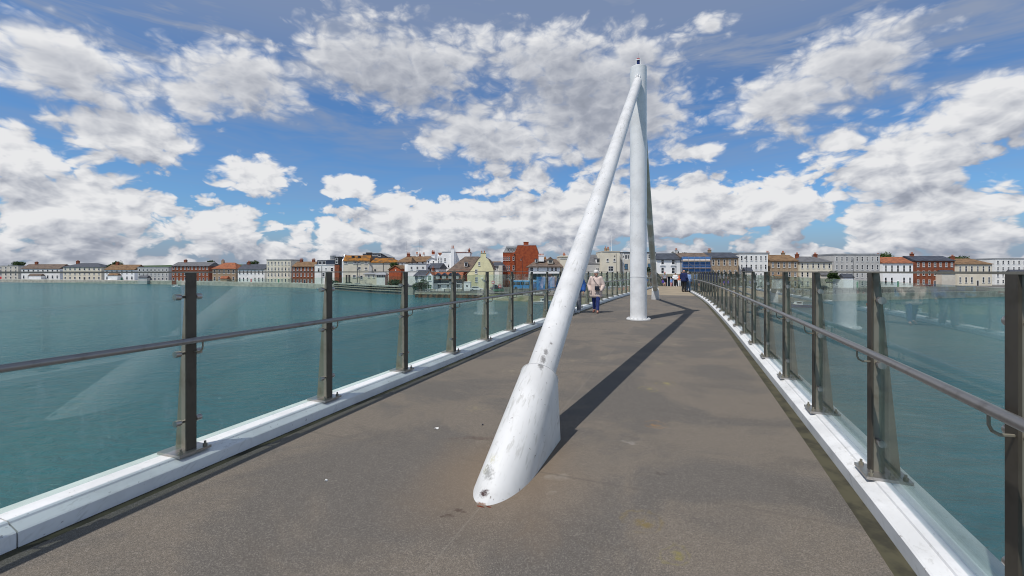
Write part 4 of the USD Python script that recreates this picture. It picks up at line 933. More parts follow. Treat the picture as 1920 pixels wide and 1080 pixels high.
# the rest of the waterfront, left and right of the bridge
ROW = [  # x0, x1, eaves, ridge, depth D, wall, roof, kind, storeys, columns, name, label
    (548, 588, 499, 490, 208, 'brown_brick', 'brown_roof', 'gable', 3, 6, 'brick_house', 'three storey brick house with a brown roof left of the modern white block'),
    (500, 545, 488, 0, 218, 'cream_plaster', 'lead', 'flat', 4, 7, 'apartment_block', 'flat roofed cream flats, the tallest block on the far left bank'),
    (446, 496, 504, 495, 226, 'white_plaster', 'slate', 'gable', 2, 7, 'terraced_house', 'white terrace with a slate roof left of the tall cream flats'),
    (398, 442, 503, 492, 238, 'pale_brick', 'clay_roof', 'hip', 2, 5, 'hipped_house', 'buff brick house with a hipped clay roof on the far left bank'),
    (322, 392, 498, 491, 250, 'brown_brick', 'grey_slate', 'gable', 3, 10, 'warehouse', 'long brown brick warehouse with a grey roof on the far left bank'),
    (258, 316, 502, 0, 262, 'grey_plaster', 'lead', 'flat', 3, 8, 'apartment_block', 'flat roofed grey block between the warehouse and the tan roofed house'),
    (196, 252, 505, 496, 276, 'bright_plaster', 'brown_roof', 'gable', 2, 6, 'white_house', 'white house with a tan roof on the far left bank'),
    (118, 190, 500, 493, 292, 'cream_plaster', 'slate', 'hip', 3, 8, 'hipped_house', 'wide cream hipped house with three rows of windows on the far left bank'),
    (40, 112, 503, 495, 310, 'white_plaster', 'stone_roof', 'gable', 2, 8, 'terraced_house', 'white terrace under a brown roof near the left end of the bank'),
    (-40, 34, 499, 0, 328, 'pale_plaster', 'lead', 'flat', 4, 8, 'apartment_block', 'pale flats at the very left end of the bank'),
    (1332, 1384, 482, 472, 150, 'pale_brick', 'slate', 'gable', 3, 5, 'terraced_house', 'buff brick house with a slate roof right of the scaffolded house'),
    (1386, 1440, 476, 0, 152, 'white_plaster', 'lead', 'flat', 4, 6, 'hotel', 'flat roofed white hotel right of the bridge'),
    (1444, 1496, 488, 477, 154, 'pale_brick', 'brown_roof', 'gable', 3, 5, 'brick_house', 'buff brick house with a brown roof right of the white hotel'),
    (1499, 1560, 490, 480, 157, 'cream_plaster', 'grey_slate', 'hip', 3, 6, 'hipped_house', 'cream hipped house with a grey slate roof on the right bank'),
    (1564, 1650, 478, 0, 162, 'grey_plaster', 'lead', 'flat', 4, 9, 'apartment_block', 'long grey flats with a flat roof on the right bank'),
    (1655, 1712, 492, 481, 168, 'bright_plaster', 'clay_roof', 'gable', 2, 5, 'white_house', 'white house with a clay roof right of the long grey flats'),
    (1716, 1790, 488, 479, 175, 'brown_brick', 'slate', 'gable', 3, 7, 'warehouse', 'brown brick warehouse with a slate roof on the right bank'),
    (1795, 1860, 494, 484, 184, 'cream_plaster', 'brown_roof', 'hip', 2, 6, 'hipped_house', 'cream hipped house with a brown roof near the right end of the bank'),
    (1866, 1965, 486, 0, 196, 'white_plaster', 'lead', 'flat', 4, 10, 'apartment_block', 'white flats with a flat roof at the right end of the bank'),
]
rng = random.Random(11)
for x0, x1, ye, yr, D, wall, roof, kind, rows, cols, name, label in ROW:
    h = House(name, label, 'building' if 'block' in name or name in ('warehouse', 'hotel') else 'house', x0, x1, D)
    dep = 10 if kind != 'flat' else 12
    h.block(x0, x1, ye, dep, wall)
    if kind == 'flat': h.parapet(x0, x1, ye, roof, dep, .5)
    else:
        h.gable(x0, x1, ye, yr, dep, roof, hip=(.28, .28) if kind == 'hip' else (0, 0))
        for f in (.2, .78)[:1 + rng.randrange(2)]:
            cx = x0 + (x1 - x0) * f; h.chimney(cx - 2.2, cx + 2.2, yr - 3.5, (ye + yr) / 2, 'brown_brick' if 'plaster' in wall else wall, y0=dep / 2 - .6, pots=2, depth=1.1)
        if kind == 'gable':
            for s_ in (0, 1):
                xx = h.X(x1) - .25 if s_ else h.X(x0) - .002
                h.part('gable_wall', hull_of([(x, y, z) for x in (xx, xx + .25) for y, z in ((.05, h.Z(ye)), (dep - .05, h.Z(ye)), (dep / 2, h.Z(yr) - .3))]), wall)
    if rng.random() < .6:                                              # a lower wing, porch or shed on the street side
        wx = x0 + (x1 - x0) * rng.uniform(.05, .55); ww_ = (x1 - x0) * rng.uniform(.22, .38); yt = ye + (509 + (EYE - LAND_Z) / h.k - ye) * rng.uniform(.45, .7)
        h.block(wx, wx + ww_, yt, 2.6, rng.choice(['bright_plaster', 'pale_plaster', wall]), 'front_wing', y0=-2.602); h.gable(wx, wx + ww_, yt, yt - 1.1 / h.k, 2.6, roof if kind != 'flat' else 'slate', y0=-2.602, over=.2)
    base = 509 + (EYE - LAND_Z) / h.k
    st = (base - ye) / rows
    for r in range(rows):
        for c in range(cols):
            cx = x0 + (x1 - x0) * (c + .5) / cols; ww = min(1.1 / h.k, (x1 - x0) / cols * .3) / 1.0
            if r == rows - 1 and c == cols // 2: h.door(cx - ww * .6, cx + ww * .6, base - 2.2 / h.k, rng.choice(['navy_paint', 'green_paint', 'red_paint', 'frame_dark'])); continue
            top = ye + st * r + st * .24
            h.window(cx - ww / 2, cx + ww / 2, top, top + st * .5, bars=rng.choice([1, 1, 2]))

# ---------------------------------------------------------------- people
def ball(p, r, n):
    return m3.Manifold.sphere(float(r), n).translate([float(x) for x in p])


def chain(*joints, n=14):
    """Hulls of neighbouring (point, radius) joints."""
    b = [ball(p, r, n) for p, r in joints]
    return [m3.Manifold.batch_hull([x, y]) for x, y in zip(b[:-1], b[1:])] if len(b) > 1 else b


def blob(*joints, n=14): return [m3.Manifold.batch_hull([ball(p, r, n) for p, r in joints])]


def skin(parts, length, rounds=6):
    u = m3.Manifold.batch_boolean(parts, m3.OpType.Add)
    u = max(u.decompose(), key=lambda c: c.volume()) if len(u.decompose()) > 1 else u
    m = u.refine_to_length(length).to_mesh()
    t = trimesh.Trimesh(m.vert_properties[:, :3], m.tri_verts, process=True)
    trimesh.smoothing.filter_taubin(t, lamb=.5, nu=.52, iterations=rounds)
    return t


def V(*a): return np.array(a, float)


def hand(wrist, down, front, sx, n=10):
    """Palm, four unequal curled fingers and a thumb; down: the way the hand hangs, front: where the knuckles' thumb side points."""
    d, f = unit(down), unit(front); f = unit(f - d * (f @ d)); inn = np.cross(d, f) * sx
    out = blob((wrist, .022), (wrist + d * .07 + f * .026, .014), (wrist + d * .075 - f * .026, .013), n=n)
    for k, (o, l) in enumerate(((.030, .068), (.010, .078), (-.010, .072), (-.029, .056))):
        a = wrist + d * .078 + f * o; b = a + d * l * .5 + inn * .008; c = b + d * l * .38 + inn * .024
        out += chain((a, .0098), (b, .0090), (c, .0078), n=n)
    a = wrist + d * .022 + f * .022; b = a + d * .032 + f * .026 + inn * .01; c = b + d * .032 + f * .008 + inn * .012
    return out + chain((a, .013), (b, .0105), (c, .0088), n=n)


def person(label, loc, yaw, H, clothes, stride=.0, lead=1, arms=None, hair='hair_dark', hair_style='short', skin_mat='skin', turn=0.0, nod=0.0, group=None, fine=.022, n=14, girth=1.0, shoes='shoe_dark', child=False):
    """A standing or walking person facing local +y. arms: {side: (elbow, wrist)} as offsets in metres at 1.65 m tall; clothes: (name, material, kind, options)."""
    t = thing('person', label, 'person', loc, yaw, group)
    k = H / 1.65
    hs = 1.22 if child else 1.0
    J = {}
    for s in (-1, 1):
        st = stride * (1 if s == lead else -1)
        J['hip', s] = V(.085 * s, 0, .86); J['knee', s] = V(.09 * s, st * .5 + abs(stride) * .12 + .015, .475); J['ankle', s] = V(.088 * s, st * 1.0 - (.02 if st < 0 else 0), .085 + (.05 if st < 0 else .0) * min(1, abs(stride) / .2)); J['toe', s] = J['ankle', s] + V(.018 * s, .155, -.055 - (.04 if st < 0 else 0) * min(1, abs(stride) / .2))
        e, w = (arms or {}).get(s, (V(.235 * s, -.02, 1.06), V(.245 * s, .05, .82)))
        J['shoulder', s] = V(.172 * s * min(girth, 1.1), 0, 1.345); J['elbow', s] = V(*e); J['wrist', s] = V(*w)
    c, s_ = math.cos(math.radians(turn)), math.sin(math.radians(turn)); cn, sn = math.cos(math.radians(nod)), math.sin(math.radians(nod))
    neck = V(0, -.005, 1.40)

    def hd(x, y, z):
        """A point of the head, (0, 0, 0) at its middle, turned and nodded about the neck."""
        x, y, z = x * hs, y * hs, z * hs + .135
        y, z = y * cn + z * sn, -y * sn + z * cn
        return neck + V(x * c - y * s_, x * s_ + y * c, z)
    body = []
    body += blob((hd(0, .0, .035), .082 * hs), (hd(0, -.015, .02), .085 * hs), (hd(0, .028, -.055), .056 * hs), (hd(0, .045, -.085), .032 * hs), n=n)
    body += chain((hd(0, .078, .02), .012 * hs), (hd(0, .103, -.022), .014 * hs), n=n) + blob((hd(-.012, .088, -.026), .011 * hs), (hd(.012, .088, -.026), .011 * hs), n=n)
    for s in (-1, 1): body += blob((hd(.080 * s, -.005, .012), .013 * hs), (hd(.083 * s, -.012, -.012), .012 * hs), (hd(.078 * s, .0, -.03), .009 * hs), n=n)
    body += chain((hd(0, -.01, -.04), .052), (neck + V(0, -.01, -.02), .056), (V(0, -.01, 1.34), .075), n=n)
    body += blob((V(.10, 0, 1.30), .075 * girth), (V(-.10, 0, 1.30), .075 * girth), (V(.085, .01, 1.12), .085 * girth), (V(-.085, .01, 1.12), .085 * girth), n=n)
    body += blob((V(.085, .01, 1.14), .08 * girth), (V(-.085, .01, 1.14), .08 * girth), (V(.08, 0, .90), .095 * girth), (V(-.08, 0, .90), .095 * girth), n=n)
    for s in (-1, 1):
        body += chain((J['hip', s], .095 * girth), (J['knee', s], .060), (J['ankle', s], .038), n=n)
        body += chain((J['knee', s] + (J['ankle', s] - J['knee', s]) * .3 + V(0, -.018, 0), .058), (J['ankle', s], .037), n=n)
        body += blob((J['ankle', s] + V(0, -.03, -.045), .032), (J['ankle', s], .036), (J['toe', s], .026), n=n)
        body += chain((J['shoulder', s], .058), (J['elbow', s], .041), (J['wrist', s], .028), n=n)
        if not (arms or {}).get('hidden'): body += hand(J['wrist', s], J['wrist', s] - J['elbow', s], V(0, 1, .1), -s, n=8)
    S = trimesh.transformations.scale_matrix(k)
    put = lambda name, m, mat, parent=None: obj(name, m.apply_transform(S), mat, parent or t, smooth=True)  # noqa: E731
    put('body', skin(body, fine), skin_mat)
    for s in (-1, 1):
        put('eye', trimesh.util.concatenate([trimesh.creation.icosphere(1, .0105 * hs, ).apply_translation(hd(.031 * s, .082, .012))]), 'eye_dark')
    put('mouth', skin(blob((hd(-.02, .079, -.062), .007), (hd(0, .084, -.060), .009), (hd(.02, .079, -.062), .007), n=10), .012, 2), 'lips')
    # hair
    hp = blob((hd(0, -.012, .050), .089 * hs), (hd(0, -.030, .02), .088 * hs), (hd(0, .015, .075), .070 * hs), n=n)
    if hair_style == 'long': hp += chain((hd(0, -.045, .0), .085 * hs), (hd(0, -.065, -.10), .075 * hs), (hd(0, -.07, -.19), .05 * hs), n=n)
    if hair_style == 'bun': hp += blob((hd(0, -.12, .05), .04), n=n)
    if hair_style == 'curly':
        rng = random.Random(5)
        for _ in range(26):
            a, b = rng.uniform(0, 6.28), rng.uniform(.15, 1.35); hp += blob((hd(.088 * math.cos(a) * math.cos(b), -.02 + .088 * math.sin(a) * math.cos(b) - .01, .045 + .075 * math.sin(b)), .026), n=8)
    if hair_style == 'bald': hp = blob((hd(-.07, -.03, -.01), .03), (hd(0, -.075, -.01), .035), (hd(.07, -.03, -.01), .03), n=n)
    face = m3.Manifold.batch_hull([ball(hd(0, .13, -.04), .075 * hs, n), ball(hd(0, .12, .02), .06 * hs, n)])
    if hair_style != 'bald': hp = [m3.Manifold.batch_boolean(hp, m3.OpType.Add) - face]
    put('hair', skin(hp, fine, 3), hair)
    for name, mat, kind, o in clothes:
        g_ = o.get('grow', .02); m = []
        if kind in ('top', 'coat'):
            gi = girth
            m += blob((V(.11, 0, 1.31), .068 * gi + g_), (V(-.11, 0, 1.31), .068 * gi + g_), (V(.09, .01, 1.12), .088 * gi + g_), (V(-.09, .01, 1.12), .088 * gi + g_), n=n)
            m += blob((V(.09, .01, 1.14), .084 * gi + g_), (V(-.09, .01, 1.14), .084 * gi + g_), (V(.085, 0, .95), .10 * gi + g_), (V(-.085, 0, .95), .10 * gi + g_), n=n)
            hem = o.get('hem', .86)
            if hem < .9:
                fl = o.get('flare', .02)
                m += blob((V(.085, 0, .96), .098 * gi + g_), (V(-.085, 0, .96), .098 * gi + g_), (V(.105 + fl, .03, hem + .08), .085 * gi + g_), (V(-.105 - fl, .03, hem + .08), .085 * gi + g_), (V(.08, -.04, hem + .08), .085 * gi + g_), (V(-.08, -.04, hem + .08), .085 * gi + g_), n=n)
            m += chain((V(0, -.015, 1.36), .07 + g_ * .6), (V(0, -.012, 1.395), .058 + g_ * .4), n=n)
            for s in (-1, 1):
                sl = o.get('sleeve', 1.0); j = J['shoulder', s]; e = J['elbow', s]; w = J['wrist', s]
                if sl >= 1: m += chain((j, .056 + g_), (e, .046 + g_), (w + (e - w) * .12, .036 + g_), n=n)
                else: m += chain((j, .056 + g_), (j + (e - j) * sl * 1.6, .05 + g_), n=n)
            u = m3.Manifold.batch_boolean(m, m3.OpType.Add)
            u = u.trim_by_plane([0, 0, 1], hem)
            if o.get('open'): u = u - m3.Manifold.batch_hull([ball(V(0, .16, 1.42), .05, 12), ball(V(0, .15, 1.28), .012, 12), ball(V(0, .05, 1.46), .05, 12)])
            m = [u]
        elif kind == 'trousers':
            m += blob((V(.08, 0, .93), .098 * girth + g_), (V(-.08, 0, .93), .098 * girth + g_), (J['hip', 1], .096 * girth + g_), (J['hip', -1], .096 * girth + g_), n=n)
            for s in (-1, 1):
                a, b = J['knee', s], J['ankle', s]; end = o.get('end', 1.0)
                if end > .5: m += chain((J['hip', s], .097 * girth + g_), (a, .064 + g_), (a + (b - a) * (end - .5) * 2 * .92, o.get('cuff', .045) + g_), n=n)
                else: m += chain((J['hip', s], .097 * girth + g_), (J['hip', s] + (a - J['hip', s]) * end * 2, .082 + g_ * 1.4), n=n)
        elif kind == 'hat':
            m += blob((hd(0, -.01, .075), .092 * hs), (hd(0, -.012, .11), .080 * hs), n=n)
            br = o.get('brim', .055)
            m += [m3.Manifold.batch_hull([ball(hd((.088 + br) * math.cos(a), -.01 + (.095 + br) * math.sin(a), .058), .008, 8) for a in np.linspace(0, 6.28, 15)[:-1]])]
            if br < .02: m += blob((hd(-.05, .09, .06), .010), (hd(.05, .09, .06), .010), (hd(0, .16, .052), .008), n=10)
        put(name, skin(m, fine, o.get('rounds', 5)), mat)
    for s in (-1, 1):
        a, q = J['ankle', s], J['toe', s]
        put('shoe', skin(blob((a + V(0, -.035, -.05), .036), (a + V(0, 0, -.03), .040), (q + V(0, .01, -.002), .031), (a + V(.01 * s, .09, -.045), .037), n=n) if not child else blob((a + V(0, -.03, -.045), .034), (q, .03), n=n), fine, 3), shoes)
    return t, J, k


def ground_at(x, y):
    """A spot on the deck seen at a bearing and depression, on the flat part of the deck."""
    D = EYE * 810 / (y - 509); return far(x, D)


def on_deck(q):
    r = np.asarray(q) - MAST; return (q[0], q[1], float(deck_z(r @ AX)))


# the woman in the pale pink coat, hands in her pockets
W1 = ground_at(1117.5, 586.5)
w1, J, k = person('woman with white curly hair in a long pale pink coat and blue jeans', on_deck(W1), 158, 1.66,
    [('jeans', 'denim', 'trousers', {'grow': .012, 'end': .97, 'cuff': .045}), ('blouse', 'light_blue_shirt', 'top', {'grow': .006, 'hem': .95, 'sleeve': .3}), ('coat', 'coat_pink', 'coat', {'grow': .032, 'hem': .60, 'flare': .028, 'open': True, 'rounds': 4})],
    stride=.13, lead=-1, arms={1: (V(.285, -.03, 1.07), V(.20, .12, .86)), -1: (V(-.285, -.03, 1.07), V(-.20, .12, .86)), 'hidden': True}, hair='hair_white', hair_style='curly', skin_mat='skin', turn=18, nod=22, fine=.018, n=18, girth=1.0, shoes='sandal')
S = trimesh.transformations.scale_matrix(k)
for s in (-1, 1): obj('pocket', skin(blob((V(.155 * s, .165, .90), .012), (V(.205 * s, .12, .90), .012), (V(.16 * s, .165, .76), .012), (V(.215 * s, .12, .76), .012), n=10), .02, 3).apply_transform(S), 'coat_pink', w1, smooth=True)
for z in (1.12, 1.0, .88, .76): obj('button', MB().cyl((.0, .155, z), (.0, .172, z), .014, n=10).mesh().apply_transform(S), 'bag_navy', w1)
bag = thing('shoulder_bag', 'small dark navy shoulder bag worn across the pink coat', 'bag', (W1[0], W1[1], 0), 158)
obj('pouch', skin(blob(*[((x, y, z), .018) for x in (-.155, -.015) for y in (.195, .225) for z in (.90, 1.03)], n=12), .02, 3).apply_transform(S), 'bag_navy', bag, smooth=True)
obj('flap', skin(blob(*[((x, .238, z), .010) for x in (-.155, -.015) for z in (.965, 1.04)], n=10), .02, 2).apply_transform(S), 'bag_navy', bag, smooth=True)
obj('strap', tube([V(-.15, .20, 1.04), V(-.10, .185, 1.10), V(0, .17, 1.22), V(.08, .135, 1.33), V(.13, .03, 1.425), V(.12, -.09, 1.40), V(.02, -.16, 1.25), V(-.12, -.165, 1.08), V(-.205, -.06, 1.02), V(-.19, .13, 1.02), V(-.15, .20, 1.04)], .008, 6).apply_transform(S), 'bag_navy', bag, smooth=True)

# her companion, mostly behind the strut
W2 = ground_at(1080, 587)
person('man in a blue jacket, mint shirt and dark hat, partly behind the front strut', on_deck(W2), 160, 1.72,
    [('trousers', 'grey_cloth', 'trousers', {'grow': .02, 'cuff': .06}), ('shirt', 'mint_cloth', 'top', {'grow': .008, 'hem': .9}), ('jacket', 'blue_jacket', 'coat', {'grow': .034, 'hem': .80, 'open': True}), ('hat', 'navy_paint', 'hat', {'brim': .05})],
    stride=.12, lead=1, arms={1: (V(.27, -.04, 1.07), V(.27, .05, .83)), -1: (V(-.29, -.04, 1.07), V(-.30, .04, .83))}, hair='hair_grey', fine=.022, girth=1.12, shoes='shoe_grey')
cam_ = thing('hand_camera', 'black camera on a strap worn by the man in the blue jacket', 'camera', (W2[0], W2[1], 0), 160)
obj('camera_body', MB().box(-.07, .07, .20, .25, 1.10, 1.19), 'black_metal', cam_); obj('lens', MB().cyl((0, .25, 1.145), (0, .31, 1.145), .034, n=14), 'black_metal', cam_, smooth=40)
obj('strap', tube([V(-.07, .22, 1.18), V(-.12, .19, 1.32), V(-.08, .08, 1.48), V(0, -.08, 1.49), V(.08, .08, 1.48), V(.12, .19, 1.32), V(.07, .22, 1.18)], .008, 6), 'black_metal', cam_, smooth=True)

# the couple at the right-hand railing
C1 = ground_at(1282.5, 547.3); C2 = ground_at(1290.5, 547)
person('bald man in a navy jacket and dark trousers standing by the right railing', on_deck(C1), -66, 1.74,
    [('trousers', 'dark_trousers', 'trousers', {'grow': .018, 'cuff': .055}), ('jacket', 'navy_jacket', 'coat', {'grow': .045, 'hem': .78, 'flare': .02})],
    stride=.03, arms={1: (V(.26, -.02, 1.07), V(.25, .13, .88)), -1: (V(-.26, -.02, 1.07), V(-.25, .13, .88))}, hair='hair_grey', hair_style='bald', skin_mat='skin_tan', girth=1.16, fine=.028, n=12)
person('person in a light blue shirt and pale jeans beside the bald man', on_deck(C2), -60, 1.60,
    [('jeans', 'pale_denim', 'trousers', {'grow': .016}), ('shirt', 'light_blue_shirt', 'top', {'grow': .022, 'hem': .84})],
    stride=.02, hair='hair_grey', skin_mat='skin_tan', girth=1.12, fine=.028, n=12)
q = on_deck(ground_at(1295.5, 546.6)); hb = thing('carrier_bag', 'white carrier bag on the deck beside the couple at the right railing', 'bag', q, 20)
obj('sack', skin(blob(*[((x, y, z), .03) for x in (-.11, .11) for y in (-.06, .06) for z in (.03, .28)], n=10), .03, 3), 'bag_white', hb, smooth=True)
for y in (-.05, .05): obj('handle', tube([V(-.07, y, .30), V(-.05, y, .42), V(.05, y, .42), V(.07, y, .30)], .008, 6), 'bag_white', hb, smooth=True)


# people further along, beyond the crest of the deck
def beyond(x, D): return on_deck(far(x, D))


person('person in a pink hat, grey top and black shorts walking away', beyond(1246.5, 51), -21, 1.66,
    [('shorts', 'dark_trousers', 'trousers', {'grow': .022, 'end': .36}), ('top', 'grey_cloth', 'top', {'grow': .02, 'hem': .88, 'sleeve': .3}), ('hat', 'pink_cloth', 'hat', {'brim': .05})], stride=.12, hair='hair_fair', hair_style='long', fine=.03, n=12)
b = beyond(1243.2, 51); t = thing('shopping_bag', 'purple bag carried by the person in the pink hat', 'bag', b, 0)
obj('sack', skin(blob(*[((x, y, z), .04) for x in (-.10, .10) for y in (-.05, .05) for z in (.42, .64)], n=10), .04, 2), 'bag_purple', t, smooth=True)
obj('handle', tube([V(-.08, 0, .67), V(-.05, 0, .80), V(.05, 0, .80), V(.08, 0, .67)], .01, 6), 'bag_purple', t, smooth=True)
person('small fair haired child in a blue top between the adults on the bridge', beyond(1258.8, 52), 160, .98,
    [('leggings', 'pink_cloth', 'trousers', {'grow': .02}), ('top', 'cloth_blue_top', 'top', {'grow': .03, 'hem': .80, 'sleeve': .3})], stride=.1, hair='hair_fair', hair_style='long', fine=.035, n=10, child=True)
person('dark haired person in a white sweatshirt and black trousers walking this way', beyond(1266.3, 52), 165, 1.62,
    [('trousers', 'dark_trousers', 'trousers', {'grow': .018}), ('sweatshirt', 'white_cloth', 'top', {'grow': .045, 'hem': .84})], stride=.12, arms={1: (V(.29, -.02, 1.08), V(.20, .14, 1.0)), -1: (V(-.29, -.02, 1.08), V(-.20, .14, 1.0))}, fine=.03, n=12, shoes='white_cloth')
person('person in an orange top and white trousers beside the white sweatshirt', beyond(1274, 53), 150, 1.58,
    [('trousers', 'white_cloth', 'trousers', {'grow': .02}), ('top', 'orange_cloth', 'top', {'grow': .03, 'hem': .84, 'sleeve': .35})], stride=.08, hair='hair_dark', hair_style='long', fine=.03, n=12)
person('person all in black with a cap, next to the bald man at the right railing', beyond(1280, 50.5), 175, 1.78,
    [('trousers', 'dark_trousers', 'trousers', {'grow': .02}), ('coat', 'dark_trousers', 'coat', {'grow': .04, 'hem': .62}), ('cap', 'bag_navy', 'hat', {'brim': .012})], stride=.08, fine=.03, n=12)
person('person in a dark blue jacket and white hat walking behind the person in black', beyond(1276.5, 55), -20, 1.74,
    [('trousers', 'dark_trousers', 'trousers', {'grow': .02}), ('jacket', 'navy_jacket', 'coat', {'grow': .035, 'hem': .80}), ('hat', 'white_cloth', 'hat', {'brim': .04})], stride=.1, fine=.03, n=12)

# ---------------------------------------------------------------- boats, vehicles and the waterfront
def boat(label, x, D, yaw, L, hull_mat, cabin, group=None):
    """A small moored boat: lofted hull, deck, cabin with windows."""
    q = far(x, D); t = thing('boat', label, 'boat', (q[0], q[1], WATER_Z), yaw, group)
    B = L * .34; rings = []
    for u in np.linspace(0, 1, 13):
        xx = (u - .5) * L; wv = B / 2 * (1 - max(0, (u - .45) / .55) ** 2.2) * (.86 + .14 * min(1, u / .3)) + .01; sh = .52 + .28 * u ** 2
        rings.append([(xx + (.10 * L * 0.5 * u ** 3) * (z + .2), y * wv, z) for y, z in ((-1, sh), (-.92, .25), (-.55, -.12), (0, -.22), (.55, -.12), (.92, .25), (1, sh))])
    obj('hull', close_loft(rings), hull_mat, t, smooth=40)
    for s in (0, 6): obj('rubbing_strake', tube([np.array(r[s]) + (0, (-.01 if s == 0 else .01), -.05) for r in rings], .03, 6), 'timber_dark', t, smooth=50)
    if cabin:
        a, b = -.05 * L, .24 * L
        obj('cabin', hull_of([(xx, y, z) for xx, y0, z in ((a, .34 * B, .5), (b, .26 * B, .5), (a, .30 * B, 1.25), (b - .45, .22 * B, 1.25)) for y in (-y0, y0)]), 'canvas_white', t)
        obj('cabin_roof', MB().box(a - .15, b - .35, -.33 * B, .33 * B, 1.252, 1.30), 'canvas_white', t)
        for s in (-1, 1): obj('cabin_window', hull_of([(xx, s * yy, z) for xx, z, yy in ((a + .2, .86, .335 * B), (b - .45, .86, .29 * B), (a + .2, 1.15, .318 * B), (b - .55, 1.15, .262 * B), (a + .2, .86, .325 * B), (b - .45, .86, .28 * B), (a + .2, 1.15, .308 * B), (b - .55, 1.15, .252 * B))]), 'pane', t)
        obj('mast_light', MB().cyl((a, 0, 1.3), (a, 0, 2.3), .02, n=6), 'galvanised', t)
    else:
        for f in (-.2, .12): obj('thwart', MB().box(f * L - .12, f * L + .12, -B * .42, B * .42, .38, .42), 'timber_pale', t)
    return t


boat('small white cabin boat moored near the mud, seen through the glass beside the strut', 1016, 101, 8, 4.6, 'car_white', True)
boat('white open dinghy moored left of the strut', 1037, 104, -10, 3.6, 'canvas_white', False)
boat('small white boat afloat by the far left river wall', 603.5, 184, 15, 4.2, 'canvas_white', False)
boat('blue hulled cabin boat moored on the right of the bridge', 1500, 92, 170, 5.2, 'car_blue', True)
boat('white and red dinghy moored on the right of the bridge', 1640, 96, 12, 3.4, 'car_red', False)
boat('white cabin boat moored far out on the left river', 330, 205, 160, 6.0, 'car_white', True)


def car(label, x, D, yaw, paint, van=False, group=None, z=LAND_Z):
    q = far(x, D); t = thing('van' if van else 'parked_car', label, 'van' if van else 'car', (q[0], q[1], z), yaw, group)
    if van: side = [(-2.4, .35), (2.4, .35), (2.45, .9), (2.2, 1.15), (1.75, 1.95), (1.5, 2.1), (-2.35, 2.15), (-2.45, 1.9)]
    else: side = [(-2.05, .32), (2.05, .32), (2.1, .62), (1.95, .80), (1.0, .92), (-1.75, .98), (-2.05, .85)]
    W = .88
    bodym = trimesh.creation.extrude_polygon(sg.Polygon(side).buffer(-.06).buffer(.06), 2 * W, engine='earcut'); v = bodym.vertices.copy(); bodym.vertices = np.c_[v[:, 0], v[:, 2] - W, v[:, 1]]; bodym.invert() if bodym.volume < 0 else None
    obj('body', bodym, paint, t, smooth=30)
    if not van:
        cab = [(-1.65, .95, W - .02), (1.05, .91, W - .02), (.35, 1.42, W - .18), (-1.15, 1.45, W - .18)]
        obj('roof', hull_of([(x_, s * w_, z_) for x_, z_, w_ in cab for s in (-1, 1)]), paint, t, smooth=20)
        gl = [(-1.5, 1.0), (.86, .98), (.28, 1.36), (-1.08, 1.38)]
        for s in (-1, 1): obj('side_window', hull_of([(x_, s * ((W + .015) - (z_ - .95) * .33), z_) for x_, z_ in gl] + [(x_, s * (W - .10 - (z_ - .95) * .33), z_) for x_, z_ in gl]), 'car_glass', t)
        obj('windscreen', hull_of([(1.02, s * .74, .96) for s in (-1, 1)] + [(.42, s * .62, 1.38) for s in (-1, 1)] + [(.90, s * .74, .93) for s in (-1, 1)] + [(.30, s * .62, 1.36) for s in (-1, 1)]), 'car_glass', t)
        obj('rear_window', hull_of([(-1.66, s * .70, 1.0) for s in (-1, 1)] + [(-1.22, s * .62, 1.40) for s in (-1, 1)] + [(-1.5, s * .70, .98) for s in (-1, 1)] + [(-1.08, s * .62, 1.38) for s in (-1, 1)]), 'car_glass', t)
    else:
        for s in (-1, 1): obj('side_window', MB().box(.9, 1.75, s * W - .01, s * W + .012, 1.2, 1.75), 'car_glass', t)
        obj('windscreen', hull_of([(x_, y_, z_) for y_ in (-.78, .78) for x_, z_ in ((2.22, 1.2), (1.80, 1.92), (2.16, 1.18), (1.74, 1.90))]), 'car_glass', t)
    xs = (1.45, -1.5) if van else (1.3, -1.25)
    for xw in xs:
        for s in (-1, 1):
            w = obj('wheel', MB().cyl((xw, s * (W - .2), .33), (xw, s * (W + .02), .33), .33, n=18), 'rubber', t, smooth=40)
            obj('rim', MB().cyl((xw, s * (W + .021), .33), (xw, s * (W + .03), .33), .2, n=14), 'chrome', t, smooth=40)
    xf = 2.42 if van else 2.06
    for s in (-1, 1):
        obj('headlight', MB().box(xf - .06, xf + .03, s * .62 - .15, s * .62 + .15, .62 if not van else .85, .78 if not van else 1.02), 'chrome', t); obj('tail_light', MB().box(-xf - .02, -xf + .05, s * .68 - .1, s * .68 + .1, .68, .86), 'red_paint', t)
    return t


car('white car parked in front of the yellow house', 893.5, 133.5, 4, 'car_white')
car('dark car parked at the right corner of the yellow house', 931, 139, 20, 'car_dark')
car('silver car parked behind the dark car near the yellow house', 929, 150, 0, 'car_silver')
car('dark blue van parked before the blue hoarding', 1013, 142, 0, 'car_blue', True)
car('small red car on the road by the slate roofed inn', 1060, 140, 180, 'car_red')
for x, D, p, l in ((775, 143.5, 'car_dark', 'dark car on the quay behind the pier, left of the slate cottage'), (655, 175, 'car_dark', 'dark car below the lichen roofed flats'), (668, 172, 'car_silver', 'silver car below the lichen roofed flats'), (690, 162, 'car_dark', 'dark car behind the pier wall in front of the cream range'),
                   (1108, 133, 'car_silver', 'silver car seen through the railing left of the woman in pink'), (1140, 135, 'car_blue', 'blue car seen through the railing right of the woman in pink'), (1172, 134, 'car_red', 'red car seen through the railing beside the mast'), (1420, 138, 'car_white', 'white car in front of the white hotel'), (1540, 140, 'car_dark', 'dark car in front of the cream hipped house')): car(l, x, D, 0 if D % 2 else 180, p)

